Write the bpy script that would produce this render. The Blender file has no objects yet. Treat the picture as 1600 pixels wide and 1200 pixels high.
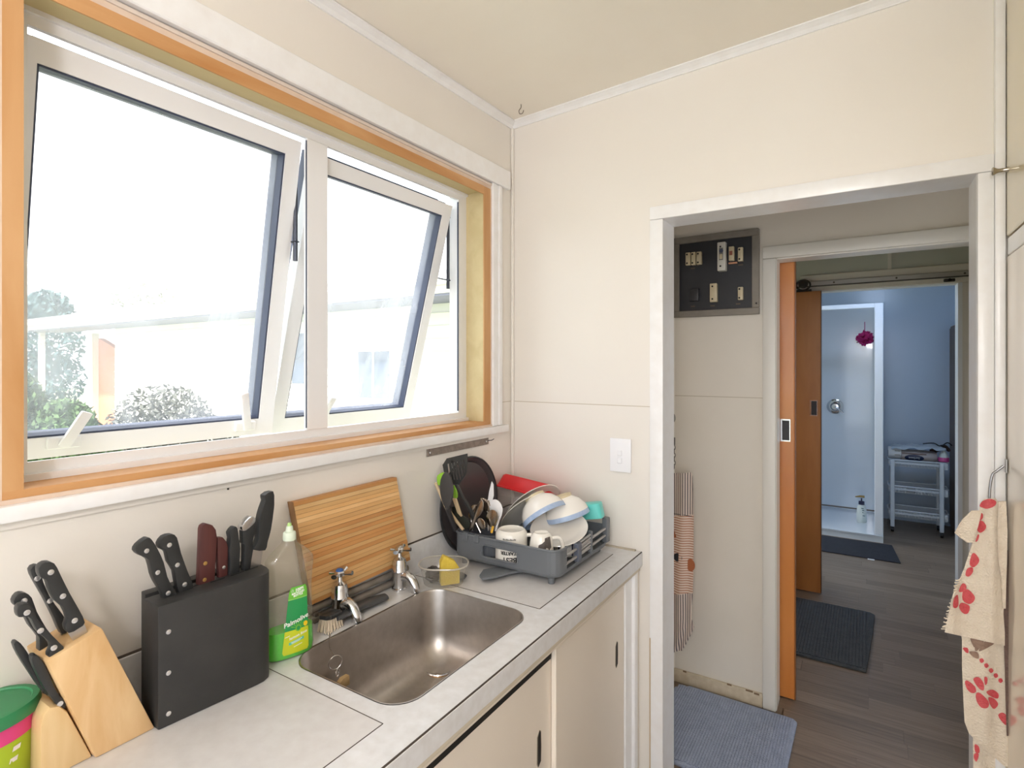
import bpy, bmesh, math, random
from mathutils import Vector, Matrix
random.seed(7)
scene = bpy.context.scene
COL = scene.collection
# ------------------------------------------------------------------ camera
F, HZ, TH, SD, CZ = 866.56, 571.07, math.radians(32.504), 2.15, 1.523
fw = Vector((-math.sin(TH), math.cos(TH), 0)); rt = Vector((math.cos(TH), math.sin(TH), 0)); up = Vector((0, 0, 1))
CAM = -SD * fw + Vector((0, 0, CZ))
cam = bpy.data.cameras.new('camera'); camo = bpy.data.objects.new('camera', cam); COL.objects.link(camo)
cam.sensor_fit = 'HORIZONTAL'; cam.sensor_width = 36.0; cam.lens = F / 1600 * 36.0
cam.shift_y = -(600 - HZ) / 1600; cam.clip_start = 0.02; cam.clip_end = 300
camo.location = CAM; camo.rotation_euler = (math.pi / 2, 0, TH)
scene.camera = camo
# ------------------------------------------------------------------ sky, sun, exposure
SKY = 1.9
w = bpy.data.worlds.new('sky'); scene.world = w; w.use_nodes = True
nt = w.node_tree; bg = nt.nodes['Background']
bg.inputs[0].default_value = (0.90, 0.95, 1.0, 1); bg.inputs[1].default_value = SKY
sun = bpy.data.lights.new('sun', 'SUN'); sun.energy = 5.0; sun.angle = math.radians(3); sun.color = (1, .95, .88)
so = bpy.data.objects.new('sun', sun); COL.objects.link(so)
so.rotation_euler = Vector((0.03, -0.60, 0.80)).to_track_quat('Z', 'Y').to_euler()
def portal(name, loc, rot, sx, sy):
    l = bpy.data.lights.new(name, 'AREA'); l.shape = 'RECTANGLE'; l.size = sx; l.size_y = sy; l.cycles.is_portal = True
    o = bpy.data.objects.new(name, l); COL.objects.link(o); o.location = loc; o.rotation_euler = rot
H = math.pi / 2
portal('window_portal', (-0.142, -0.836, 1.735), (0, -H, 0), 0.84, 1.32)
portal('window_portal_laundry', (-0.145, 1.75, 1.40), (0, -H, 0), 1.0, 1.2)
portal('window_portal_bathroom', (-0.145, 3.23, 1.25), (0, -H, 0), 1.9, 1.3)
portal('fill_portal_rear', (1.3, -3.13, 1.135), (H, 0, 0), 2.3, 1.97)
portal('fill_portal_hall', (2.725, .49, 1.0), (0, H, 0), 1.8, .7)
vs = scene.view_settings
vs.view_transform = 'Standard'; vs.look = 'None'; vs.gamma = 1.0; vs.use_curve_mapping = False
vs.exposure = 0.82
scene.cycles.use_denoising = True
scene.cycles.max_bounces = 10; scene.cycles.diffuse_bounces = 6; scene.cycles.transparent_max_bounces = 16
scene.cycles.sample_clamp_indirect = 8.0
scene.cycles.caustics_reflective = False; scene.cycles.caustics_refractive = False

# ------------------------------------------------------------------ pixel helpers (1600x1200 frame -> real planes in the room)
def ray(u, v): return fw + rt * ((u - 800) / F) + up * ((HZ - v) / F)
def px(u, v, ax, c):
    r = ray(u, v); t = (c - CAM[ax]) / r[ax]; return CAM + r * t
def pxp(u, v, p0, n):
    r = ray(u, v); t = (Vector(p0) - CAM).dot(n) / r.dot(n); return CAM + r * t

# ------------------------------------------------------------------ materials
MATS = {}
def lin(c):
    def f(x):
        x = x / 255.0
        return x / 12.92 if x <= 0.04045 else ((x + 0.055) / 1.055) ** 2.4
    return (f(c[0]), f(c[1]), f(c[2]), 1)
def mat(name, c, rough=.5, metal=0., spec=.5, var=None, bump=None, emit=None, grain=None, coat=0, rnd=0, alpha=None, sss=0):
    """c sRGB; var=(scale, second sRGB colour, contrast); bump=(scale, strength); grain=(axis scale vector, second colour)"""
    if name in MATS: return MATS[name]
    m = bpy.data.materials.new(name); m.use_nodes = True; MATS[name] = m
    n = m.node_tree.nodes; L = m.node_tree.links; b = n['Principled BSDF']
    b.inputs['Base Color'].default_value = lin(c); b.inputs['Roughness'].default_value = rough
    b.inputs['Metallic'].default_value = metal; b.inputs['Specular IOR Level'].default_value = spec
    b.inputs['Coat Weight'].default_value = coat
    if alpha is not None: b.inputs['Alpha'].default_value = alpha
    tc = None
    def coords():
        nonlocal tc
        if tc is None: tc = n.new('ShaderNodeTexCoord')
        return tc.outputs['Object']
    col = None
    if var or grain:
        sc, c2, k = var if var else (1, grain[1], .5)
        tx = n.new('ShaderNodeTexNoise'); tx.inputs['Detail'].default_value = 5
        if grain:
            mp = n.new('ShaderNodeMapping'); mp.inputs['Scale'].default_value = grain[0]
            L.new(coords(), mp.inputs[0]); L.new(mp.outputs[0], tx.inputs['Vector']); tx.inputs['Scale'].default_value = 1.0
            tx.inputs['Distortion'].default_value = .6
        else:
            L.new(coords(), tx.inputs['Vector']); tx.inputs['Scale'].default_value = sc
        rp = n.new('ShaderNodeValToRGB'); e = rp.color_ramp.elements
        e[0].position = .5 - k * .5; e[1].position = .5 + k * .5; e[0].color = lin(c); e[1].color = lin(c2)
        L.new(tx.outputs['Fac'], rp.inputs[0]); col = rp.outputs[0]
    if rnd:
        oi = n.new('ShaderNodeObjectInfo'); hs = n.new('ShaderNodeHueSaturation'); mr = n.new('ShaderNodeMapRange')
        mr.inputs[3].default_value = 1 - rnd; mr.inputs[4].default_value = 1 + rnd
        L.new(oi.outputs['Random'], mr.inputs[0]); L.new(mr.outputs[0], hs.inputs['Value'])
        if col: L.new(col, hs.inputs['Color'])
        else: hs.inputs['Color'].default_value = lin(c)
        col = hs.outputs[0]
    if col: L.new(col, b.inputs['Base Color'])
    if bump:
        tb = n.new('ShaderNodeTexNoise'); tb.inputs['Scale'].default_value = bump[0]; tb.inputs['Detail'].default_value = 3
        L.new(coords(), tb.inputs['Vector'])
        bp = n.new('ShaderNodeBump'); bp.inputs['Strength'].default_value = bump[1]; bp.inputs['Distance'].default_value = .01
        L.new(tb.outputs['Fac'], bp.inputs['Height']); L.new(bp.outputs[0], b.inputs['Normal'])
    if emit:
        b.inputs['Emission Color'].default_value = lin(emit[0]); b.inputs['Emission Strength'].default_value = emit[1]
    return m
def clear(name, tint, amount, gloss=.06, rough=.05, film=None, edge=.18):
    """thin clear sheet: mostly transparent, some surface reflection and a veil of its own colour; film=(scale,lo,hi) smears"""
    if name in MATS: return MATS[name]
    m = bpy.data.materials.new(name); m.use_nodes = True; MATS[name] = m
    n = m.node_tree.nodes; L = m.node_tree.links; n.clear()
    out = n.new('ShaderNodeOutputMaterial'); tr = n.new('ShaderNodeBsdfTransparent'); df = n.new('ShaderNodeBsdfDiffuse'); tl = n.new('ShaderNodeBsdfTranslucent')
    gl = n.new('ShaderNodeBsdfGlossy'); gl.inputs['Roughness'].default_value = rough
    t = lin(tint); df.inputs[0].default_value = t; tl.inputs[0].default_value = t
    ad = n.new('ShaderNodeMixShader'); ad.inputs[0].default_value = .5; L.new(df.outputs[0], ad.inputs[1]); L.new(tl.outputs[0], ad.inputs[2])
    m1 = n.new('ShaderNodeMixShader'); m1.inputs[0].default_value = amount; L.new(tr.outputs[0], m1.inputs[1]); L.new(ad.outputs[0], m1.inputs[2])
    if film:
        tc = n.new('ShaderNodeTexCoord'); tx = n.new('ShaderNodeTexNoise'); tx.inputs['Scale'].default_value = film[0]; tx.inputs['Detail'].default_value = 4; tx.inputs['Distortion'].default_value = 1.5
        mp = n.new('ShaderNodeMapping'); mp.inputs['Scale'].default_value = (1, 1, .35); L.new(tc.outputs['Object'], mp.inputs[0]); L.new(mp.outputs[0], tx.inputs['Vector'])
        mr = n.new('ShaderNodeMapRange'); mr.inputs[1].default_value = .35; mr.inputs[2].default_value = .7; mr.inputs[3].default_value = film[1]; mr.inputs[4].default_value = film[2]
        L.new(tx.outputs['Fac'], mr.inputs[0]); L.new(mr.outputs[0], m1.inputs[0])
    lw = n.new('ShaderNodeLayerWeight'); lw.inputs[0].default_value = .3
    ma = n.new('ShaderNodeMath'); ma.operation = 'MULTIPLY_ADD'; ma.inputs[1].default_value = edge; ma.inputs[2].default_value = gloss; pw_ = n.new('ShaderNodeMath'); pw_.operation = 'POWER'; pw_.inputs[1].default_value = 2.5; L.new(lw.outputs['Facing'], pw_.inputs[0]); L.new(pw_.outputs[0], ma.inputs[0])
    m2 = n.new('ShaderNodeMixShader'); L.new(ma.outputs[0], m2.inputs[0]); L.new(m1.outputs[0], m2.inputs[1]); L.new(gl.outputs[0], m2.inputs[2])
    L.new(m2.outputs[0], out.inputs[0]); return m
def stripes(name, c1, c2, scale, axis, duty=.5, rough=.9):
    if name in MATS: return MATS[name]
    m = bpy.data.materials.new(name); m.use_nodes = True; MATS[name] = m
    n = m.node_tree.nodes; L = m.node_tree.links; b = n['Principled BSDF']; b.inputs['Roughness'].default_value = rough
    tc = n.new('ShaderNodeTexCoord'); sp = n.new('ShaderNodeSeparateXYZ'); L.new(tc.outputs['Object'], sp.inputs[0])
    a = n.new('ShaderNodeMath'); a.operation = 'MULTIPLY'; a.inputs[1].default_value = scale; L.new(sp.outputs[axis], a.inputs[0])
    f = n.new('ShaderNodeMath'); f.operation = 'FRACT'; L.new(a.outputs[0], f.inputs[0])
    g = n.new('ShaderNodeMath'); g.operation = 'LESS_THAN'; g.inputs[1].default_value = duty; L.new(f.outputs[0], g.inputs[0])
    mx = n.new('ShaderNodeMix'); mx.data_type = 'RGBA'; L.new(g.outputs[0], mx.inputs[0]); mx.inputs[6].default_value = lin(c1); mx.inputs[7].default_value = lin(c2)
    L.new(mx.outputs[2], b.inputs['Base Color']); return m

# ------------------------------------------------------------------ mesh helpers
def link(name, me, m, parent=None):
    o = bpy.data.objects.new(name, me); COL.objects.link(o)
    if m is not None:
        for k in (m if isinstance(m, (list, tuple)) else [m]): me.materials.append(k)
    if parent is not None: o.parent = parent
    return o
def finish(name, bm, m, parent=None, smooth=None, bevel=0, seg=1):
    bmesh.ops.remove_doubles(bm, verts=bm.verts, dist=1e-6)
    if bevel:
        bmesh.ops.recalc_face_normals(bm, faces=bm.faces)
        ed = [e for e in bm.edges if len(e.link_faces) == 2 and e.calc_face_angle(0) > .5]
        bmesh.ops.bevel(bm, geom=ed, offset=bevel, offset_type='OFFSET', segments=seg, profile=.6, affect='EDGES', clamp_overlap=True)
    bmesh.ops.recalc_face_normals(bm, faces=bm.faces)
    me = bpy.data.meshes.new(name); bm.to_mesh(me); bm.free()
    if smooth is None: smooth = bool(bevel and seg > 1)
    if smooth: me.shade_smooth(); me.set_sharp_from_angle(angle=math.radians(40))
    return link(name, me, m, parent)
def add_box(bm, x0, x1, y0, y1, z0, z1, mt=None):
    v = [bm.verts.new((x, y, z)) for x in (x0, x1) for y in (y0, y1) for z in (z0, z1)]
    for f in ((0, 1, 3, 2), (4, 6, 7, 5), (0, 4, 5, 1), (2, 3, 7, 6), (0, 2, 6, 4), (1, 5, 7, 3)):
        bm.faces.new([v[i] for i in f])
    if mt is not None: bmesh.ops.transform(bm, matrix=mt, verts=v)
    return v
def box(name, x0, x1, y0, y1, z0, z1, m, parent=None, bevel=0, seg=1, mt=None):
    bm = bmesh.new(); add_box(bm, x0, x1, y0, y1, z0, z1, mt); return finish(name, bm, m, parent, bevel=bevel, seg=seg)
def boxes(name, L, m, parent=None, bevel=0):
    bm = bmesh.new()
    for b in L: add_box(bm, *b)
    bmesh.ops.recalc_face_normals(bm, faces=bm.faces)
    me = bpy.data.meshes.new(name); bm.to_mesh(me); bm.free(); return link(name, me, m, parent)
def prism(name, pts, vec, m, parent=None, bevel=0, seg=2, smooth=None):
    bm = bmesh.new(); vec = Vector(vec)
    a = [bm.verts.new(Vector(p)) for p in pts]; b = [bm.verts.new(Vector(p) + vec) for p in pts]
    bm.faces.new(a); bm.faces.new(b[::-1]); n = len(a)
    for i in range(n): bm.faces.new((a[i], b[i], b[(i + 1) % n], a[(i + 1) % n]))
    return finish(name, bm, m, parent, bevel=bevel, seg=seg, smooth=smooth)
def smoothpts(P, k=3, closed=True):
    P = [Vector(p) for p in P]; n = len(P); out = []
    for i in range(n if closed else n - 1):
        p0, p1, p2, p3 = (P[(i - 1) % n], P[i], P[(i + 1) % n], P[(i + 2) % n]) if closed else (P[max(i - 1, 0)], P[i], P[i + 1], P[min(i + 2, n - 1)])
        for j in range(k):
            t = j / k
            out.append(.5 * ((2 * p1) + (p2 - p0) * t + (2 * p0 - 5 * p1 + 4 * p2 - p3) * t * t + (3 * p1 - p0 - 3 * p2 + p3) * t ** 3))
    if not closed: out.append(P[-1])
    return out
def tube(name, P, r, m, parent=None, n=10, closed=False, smooth_k=0, cap=True, flat=1.0):
    if smooth_k:
        rr = r if isinstance(r, (list, tuple)) else [r] * len(P)
        Q = smoothpts(P, smooth_k, closed); R = []
        for i in range(len(Q)):
            t = i / smooth_k; a = int(t); f = t - a; R.append(rr[min(a, len(rr) - 1)] * (1 - f) + rr[(a + 1) % len(rr) if closed else min(a + 1, len(rr) - 1)] * f)
        P, r = Q, R
    P = [Vector(p) for p in P]
    if not isinstance(r, (list, tuple)): r = [r] * len(P)
    bm = bmesh.new(); rings = []; N = len(P); nrm = None
    for i in range(N):
        t = (P[(i + 1) % N] - P[i - 1]) if closed else (P[min(i + 1, N - 1)] - P[max(i - 1, 0)])
        t.normalize()
        if nrm is None:
            nrm = t.orthogonal().normalized()
            if flat != 1.0:
                nrm = (up - t * up.dot(t)); nrm = nrm.normalized() if nrm.length > 1e-3 else t.orthogonal().normalized()
        nrm = (nrm - t * nrm.dot(t)).normalized(); bn = t.cross(nrm)
        rings.append([bm.verts.new(P[i] + (nrm * math.cos(2 * math.pi * k / n) * flat + bn * math.sin(2 * math.pi * k / n)) * r[i]) for k in range(n)])
    for i in range(N if closed else N - 1):
        A, B = rings[i], rings[(i + 1) % N]
        for k in range(n): bm.faces.new((A[k], A[(k + 1) % n], B[(k + 1) % n], B[k]))
    if not closed and cap: bm.faces.new(rings[0][::-1]); bm.faces.new(rings[-1])
    return finish(name, bm, m, parent, smooth=True)
def loft(name, rings, m, parent=None, cap0=True, cap1=True, smooth=True, closed=True, bevel=0):
    bm = bmesh.new(); R = [[bm.verts.new(p) for p in r] for r in rings]
    for A, B in zip(R, R[1:]):
        n = len(A)
        for k in range(n if closed else n - 1): bm.faces.new((A[k], A[(k + 1) % n], B[(k + 1) % n], B[k]))
    if cap0 and closed: bm.faces.new(R[0][::-1])
    if cap1 and closed: bm.faces.new(R[-1])
    bmesh.ops.recalc_face_normals(bm, faces=bm.faces)
    me = bpy.data.meshes.new(name); bm.to_mesh(me); bm.free()
    if smooth: me.shade_smooth(); me.set_sharp_from_angle(angle=math.radians(42))
    return link(name, me, m, parent)
def frame_mt(origin, z, x=None):
    """matrix whose local z is z"""
    z = Vector(z).normalized(); x = Vector(x) if x is not None else z.orthogonal()
    x = (x - z * x.dot(z)).normalized(); y = z.cross(x)
    M = Matrix((x, y, z)).transposed().to_4x4(); M.translation = Vector(origin); return M
def lathe(name, prof, origin, axis=(0, 0, 1), m=None, parent=None, n=32, sx=1, sy=1, xdir=None, cap0=True, cap1=True):
    M = frame_mt(origin, axis, xdir)
    rings = [[M @ Vector((r * sx * math.cos(2 * math.pi * k / n), r * sy * math.sin(2 * math.pi * k / n), z)) for k in range(n)] for r, z in prof]
    return loft(name, rings, m, parent, cap0, cap1)
def rrect(x0, x1, y0, y1, r, z, n=6):
    P = []
    for cx, cy, a in ((x1 - r, y1 - r, 0), (x0 + r, y1 - r, 90), (x0 + r, y0 + r, 180), (x1 - r, y0 + r, 270)):
        for i in range(n + 1):
            t = math.radians(a + 90 * i / n); P.append(Vector((cx + r * math.cos(t), cy + r * math.sin(t), z)))
    return P
def sheet(name, grid, m, parent=None, thick=0.0, smooth=True):
    """grid rows of points -> cloth-like sheet with thickness"""
    bm = bmesh.new(); V = [[bm.verts.new(p) for p in r] for r in grid]
    for A, B in zip(V, V[1:]):
        for k in range(len(A) - 1): bm.faces.new((A[k], A[k + 1], B[k + 1], B[k]))
    bmesh.ops.recalc_face_normals(bm, faces=bm.faces)
    if thick: bmesh.ops.solidify(bm, geom=bm.faces[:], thickness=thick)
    me = bpy.data.meshes.new(name); bm.to_mesh(me); bm.free()
    if smooth: me.shade_smooth(); me.set_sharp_from_angle(angle=math.radians(60))
    return link(name, me, m, parent)
def text(name, s, size, fn, m, parent=None, align='CENTER', bold=0.0, spacing=1.0):
    """flat print: text outline triangulated, each vertex (x, y) placed by fn on the surface that carries it"""
    cu = bpy.data.curves.new('t', 'FONT'); cu.body = s; cu.size = size; cu.align_x = align; cu.align_y = 'CENTER'; cu.offset = bold; cu.space_character = spacing; cu.resolution_u = 3
    t = bpy.data.objects.new('t', cu); COL.objects.link(t); bpy.context.view_layer.update()
    me = bpy.data.meshes.new_from_object(t.evaluated_get(bpy.context.evaluated_depsgraph_get()))
    bpy.data.objects.remove(t)
    for v in me.vertices: v.co = fn(v.co.x, v.co.y)
    me.materials.clear(); me.name = name
    return link(name, me, m, parent)
def thing(name, label, cat, group=None):
    o = bpy.data.objects.new(name, None); COL.objects.link(o); o.empty_display_size = .05
    o['label'] = label; o['category'] = cat
    if group: o['group'] = group
    return o
def tag(o, label, cat, group=None, kind=None):
    o['label'] = label; o['category'] = cat
    if group: o['group'] = group
    if kind: o['kind'] = kind
    return o
def struct(o, label=None):
    o['kind'] = 'structure'
    if label: o['label'] = label
    return o
def sgroup(name, label=None):
    o = bpy.data.objects.new(name, None); COL.objects.link(o); o.empty_display_size = .05; return struct(o, label)

# ------------------------------------------------------------------ palette
CREAM = mat('cream_wall_paint', (230, 225, 218), .36, var=(3, (227, 221, 213), .6), bump=(60, .03))
CEIL = mat('ceiling_paint', (238, 232, 221), .6, var=(4, (234, 227, 215), .5))
WHITE = mat('white_gloss_trim', (238, 238, 239), .28, var=(25, (232, 230, 229), .5), bump=(40, .04))
ALU = mat('white_powder_coat', (232, 232, 234), .3)
OUTERB = mat('dark_blue_outer_frame', (58, 66, 88), .5)  # own dark blue finish of the outer joinery
STAYM = mat('dark_stay_steel', (60, 64, 74), .4, metal=.7)
ORANGE = mat('bare_orange_pine', (204, 160, 112), .6, grain=((14, 14, 3), (184, 132, 78)))
ORANGEY = mat('bare_orange_pine_long', (206, 160, 110), .6, grain=((14, 3, 14), (182, 126, 72)))
GREENP = mat('bare_treated_ply', (206, 190, 148), .6, grain=((20, 3, 20), (192, 174, 130)))
SMEAR = mat('sanded_paint_edge', (224, 205, 188), .6, var=(18, (204, 178, 158), .7))
HALLC = mat('hall_cream_paint', (230, 223, 212), .4, var=(3, (223, 215, 202), .6), bump=(50, .03))
BATH = mat('bathroom_wall_paint', (200, 216, 232), .25, var=(2, (194, 211, 228), .6))
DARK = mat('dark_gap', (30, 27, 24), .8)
LAM = mat('grey_fleck_laminate', (222, 223, 226), .35, var=(45, (207, 206, 206), .55), bump=(90, .02))
INLAY = mat('worn_fleck_laminate', (214, 213, 213), .4, var=(45, (203, 200, 199), .6))
CABC = mat('cabinet_cream_paint', (234, 225, 213), .35, var=(4, (230, 220, 207), .6))
STEEL = mat('brushed_sink_steel', (190, 184, 178), .36, metal=1, var=(60, (178, 171, 165), .5))
CHROME = mat('chrome', (214, 214, 216), .14, metal=1)
BRASS = mat('aged_brass', (176, 138, 92), .35, metal=1)
BLADE = mat('knife_steel', (200, 198, 198), .28, metal=1)
BLACKP = mat('black_plastic', (42, 43, 44), .42, bump=(120, .04))
BLACKB = mat('black_stained_block', (40, 40, 41), .5, var=(14, (52, 51, 50), .6), bump=(50, .06))
ROSE = mat('brown_rosewood', (92, 48, 44), .5, grain=((60, 60, 8), (70, 34, 34)))
PINE = mat('pale_pine_block', (224, 192, 146), .5, grain=((34, 26, 6), (200, 156, 102)))
PINEL = mat('paler_pine_foot', (222, 194, 148), .55, grain=((40, 40, 5), (208, 176, 126)))
GREY = mat('grey_rack_plastic', (104, 108, 113), .45)
CERAM = mat('white_glaze', (236, 232, 226), .12, coat=.3)
ALUM = mat('brushed_rail', (186, 182, 178), .35, metal=1)
DOORA = mat('varnished_rimu', (216, 142, 72), .3, grain=((9, 9, 1.6), (196, 118, 54)), coat=.2)
DOORB = mat('varnished_rimu_ply', (184, 122, 64), .35, grain=((12, 12, 2.0), (164, 102, 50)), coat=.2)
# ================================================================== SETTING
CT = 0.8953                      # bench height
# ---- floors
fl = struct(box('floor', -0.14, 2.6, -3.0, 5.2, -0.12, -0.004, mat('floor_base', (118, 106, 94), .6)))
PLK = mat('vinyl_oak_plank', (148, 130, 112), .42, grain=((3.5, 60, 8), (116, 100, 85)), rnd=.16)
pw = 0.098
lens = (0.62, 0.9, 0.45)
pm = {}
yy = 0.13; row = 0
while yy < 4.85:
    x = 0.372 - random.random() * .5
    while x < 1.95:
        L = random.choice(lens); a, b = max(x, .372), min(x + L, 1.95)
        if b - a > .03:
            key = round(b - a, 2)
            if key not in pm:
                o = box('plank', 0, key - .0012, 0, pw - .0012, -0.004, 0, PLK, fl); pm[key] = o.data
            else:
                o = link('plank', pm[key], None, fl)
            o.location = (a, yy, 0)
        x += L
    yy += pw; row += 1
# ---- outer walls and partitions
def wall_x(name, x0, x1, y0, y1, z0, z1, holes, m):
    """wall slab across x thickness with rectangular holes (ya, yb, za, zb)"""
    L = []; ys = sorted({y0, y1, *[h[0] for h in holes], *[h[1] for h in holes]})
    for a, b in zip(ys, ys[1:]):
        hs = [h for h in holes if h[0] <= a and h[1] >= b]
        z = z0
        for h in sorted(hs, key=lambda h: h[2]):
            if h[2] > z: L.append((x0, x1, a, b, z, h[2]))
            z = h[3]
        if z < z1: L.append((x0, x1, a, b, z, z1))
    return struct(boxes(name, L, m))
def wall_y(name, x0, x1, y0, y1, z0, z1, holes, m):
    L = []; xs = sorted({x0, x1, *[h[0] for h in holes], *[h[1] for h in holes]})
    for a, b in zip(xs, xs[1:]):
        hs = [h for h in holes if h[0] <= a and h[1] >= b]; z = z0
        for h in sorted(hs, key=lambda h: h[2]):
            if h[2] > z: L.append((a, b, y0, y1, z, h[2]))
            z = h[3]
        if z < z1: L.append((a, b, y0, y1, z, z1))
    return struct(boxes(name, L, m))
WY0, WY1, WZ0, WZ1 = -1.507, -0.152, 1.305, 2.17     # hole for the kitchen window lining
wall_x('wall_left', -0.14, 0, -3.0, 0.0, -.5, 2.75, [(WY0, WY1, WZ0, WZ1)], CREAM)
wall_x('wall_left_laundry', -0.14, 0, 0.12, 5.2, -.5, 2.75, [(1.15, 2.35, .9, 1.9), (2.58, 3.88, .3, 2.2)], BATH)
wall_y('wall_back', -0.14, 2.6, 0, 0.12, -.004, 2.75, [(.572, 1.412, -1, 2.024)], CREAM)
wall_y('wall_rear', -0.14, 2.6, -3.12, -3.0, -.5, 2.75, [(.15, 2.45, .15, 2.12)], CREAM)
wall_x('wall_right', 2.6, 2.72, -3.12, 5.2, -.5, 2.75, [(.14, .84, .1, 1.9)], CREAM)
struct(box('wall_hall_left', .29, .37, .12, .875, -.004, 2.6, HALLC))
wall_y('wall_hall', 0, 2.6, .875, .975, -.004, 2.6, [(.80, 1.61, -1, 2.016)], HALLC)
wall_y('wall_partition', 0, 2.6, 2.45, 2.55, -.004, 2.6, [(.83, 1.645, -1, 2.035)], mat('laundry_paint', (200, 204, 196), .4, var=(3, (194, 198, 190), .5)))
struct(box('wall_bathroom_back', 0, 2.6, 4.85, 4.97, -.004, 2.6, BATH))
struct(box('wall_bathroom_right', 1.93, 2.05, 2.55, 4.85, -.004, 2.6, BATH))
# ceilings (the kitchen's is not level: it rises to the right)
def cz(x, y): return 2.436 + .0455 * x + .02 * y
bm = bmesh.new()
q = [(-.14, 0.12), (2.72, 0.12), (2.72, -3.12), (-.14, -3.12)]
a = [bm.verts.new((x, y, cz(x, y) + .021)) for x, y in q]; b = [bm.verts.new((x, y, 2.8)) for x, y in q]
bm.faces.new(a); bm.faces.new(b)
for i in range(4): bm.faces.new((a[i], a[(i + 1) % 4], b[(i + 1) % 4], b[i]))
struct(finish('ceiling', bm, CEIL))
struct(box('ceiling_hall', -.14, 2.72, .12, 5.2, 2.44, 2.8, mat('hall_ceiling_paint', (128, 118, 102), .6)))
# cornices: cove section swept along the two walls
def cornice(name, p0, p1, inward):
    sec = [(0, 0), (0, .021), (.03, .021), (.03, .017), (.024, .0155), (.012, .009), (.005, .002), (.005, 0)]
    r = []
    for p in (p0, p1):
        r.append([Vector((p[0], p[1], cz(p[0], p[1]))) + Vector(inward) * a_ + up * b_ for a_, b_ in sec])
    return struct(loft(name, r, WHITE, smooth=False))
cornice('trim_1', (0, 0, 0), (0, -3.0, 0), (1, 0, 0))
cornice('trim_2', (0, 0, 0), (2.0, 0, 0), (0, -1, 0))
# corner bead, wall-board joints
struct(box('trim_3', 0, .012, -.012, 0, CT + .01, 2.44, CREAM, bevel=.004))
J = mat('wallboard_joint', (188, 176, 156), .6)
zj = px(905, 631, 1, 0)[2]
struct(box('trim_4', .012, .551, -.0006, .0, zj - .0012, zj + .0012, J))
struct(box('trim_5', 0, .0006, -.088, -.012, zj - .0012, zj + .0012, J))
# ---- kitchen doorway
D1 = sgroup('door_1', 'white painted doorway trim between kitchen and hall')
box('jamb', .572, .592, -.002, .122, 0, 2.012, WHITE, D1)
box('jamb', 1.392, 1.412, -.002, .122, 0, 2.012, WHITE, D1)
box('head', .572, 1.412, -.002, .122, 2.006, 2.024, WHITE, D1)
box('architrave', .551, .596, -.016, -.0005, .0, 2.005, WHITE, D1, bevel=.005, seg=2)
box('architrave', .551, 1.425, -.016, -.0005, 2.005, 2.049, WHITE, D1, bevel=.005, seg=2)
box('architrave', 1.392, 1.425, -.016, -.0005, 0, 2.005, WHITE, D1, bevel=.005, seg=2)
struct(box('trim_6', 1.425, 1.446, -.022, 0, 0, 2.5, WHITE, bevel=.006, seg=2))
struct(box('trim_7', .5515, .5545, -.017, -.0165, 0, .62, mat('paint_scuff', (176, 148, 104), .7)))
# ---- hall doorway
D2 = sgroup('door_2', 'white painted doorway trim on the hall wall')
HW = mat('hall_white_trim', (226, 222, 214), .35, bump=(40, .04))
box('architrave', .770, .824, .859, .8745, 0, 1.995, HW, D2, bevel=.006, seg=2)
box('architrave', .770, 1.66, .859, .8745, 1.995, 2.049, HW, D2, bevel=.006, seg=2)
box('jamb', .80, .826, .8755, .978, 0, 2.0, HW, D2)
box('jamb', 1.585, 1.61, .8755, .978, 0, 2.0, HW, D2)
box('head', .80, 1.61, .8755, .978, 1.99, 2.016, HW, D2)
SK = mat('chipped_skirting', (216, 204, 182), .5, var=(40, (186, 168, 140), .8))
struct(box('baseboard_hall', .37, .770, .862, .875, 0, .062, SK, bevel=.005, seg=2))
for i, (x, z, a_) in enumerate([(.62, .066, .02), (.70, .064, .03), (.735, .06, .022), (.42, .066, .016)]):
    struct(box('trim_%d' % (20 + i), x, x + a_, .8615, .8625, z - .008, z, mat('bare_wood_chip', (128, 104, 80), .8)))
zh = px(1125, 620, 1, .875)[2]
struct(box('trim_8', .37, .77, .8742, .875, zh - .0015, zh + .0015, J))
struct(box('trim_9', .37, .378, .866, .875, .06, 2.4, HALLC, bevel=.003))
# ---- partition doorway, track
D3 = sgroup('door_3', 'white painted doorway trim below the sliding door track')
box('architrave', .78, 1.70, 2.436, 2.4495, 2.022, 2.135, HW, D3, bevel=.004)
box('architrave', 1.633, 1.70, 2.436, 2.4495, 0, 2.021, HW, D3, bevel=.004)
box('jamb', 1.624, 1.645, 2.43, 2.56, 0, 2.02, mat('cool_white_jamb', (224, 228, 234), .3), D3)
box('head', .83, 1.645, 2.451, 2.56, 2.02, 2.035, HW, D3)
struct(box('trim_10', 1.275, 1.295, 2.44, 2.4495, 2.136, 2.439, HW))
struct(box('trim_11', 1.318, 1.338, 4.84, 4.85, 0, 2.439, BATH))
TRK = thing('sliding_door_track', 'grey metal sliding door track above the far doorway', 'track')
box('rail', .35, 1.70, 2.424, 2.4345, 2.052, 2.09, ALUM, TRK, bevel=.003)
box('rail_lip', .35, 1.70, 2.408, 2.424, 2.052, 2.058, mat('track_shadow_steel', (80, 76, 72), .5, metal=.6), TRK)
for x in (.98, 1.32, 1.655): lathe('screw', [(.006, 0), (.006, .003)], (x, 2.4238, 2.073), (0, -1, 0), mat('screw_dark', (90, 84, 78), .4, metal=.8), TRK, n=10)
st = thing('door_stop', 'small dark door stop bracket near the right end of the track', 'door stop')
box('bracket', 1.555, 1.61, 2.418, 2.4355, 2.028, 2.046, mat('dark_bracket', (74, 70, 66), .4, metal=.7), st, bevel=.003)
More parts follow.
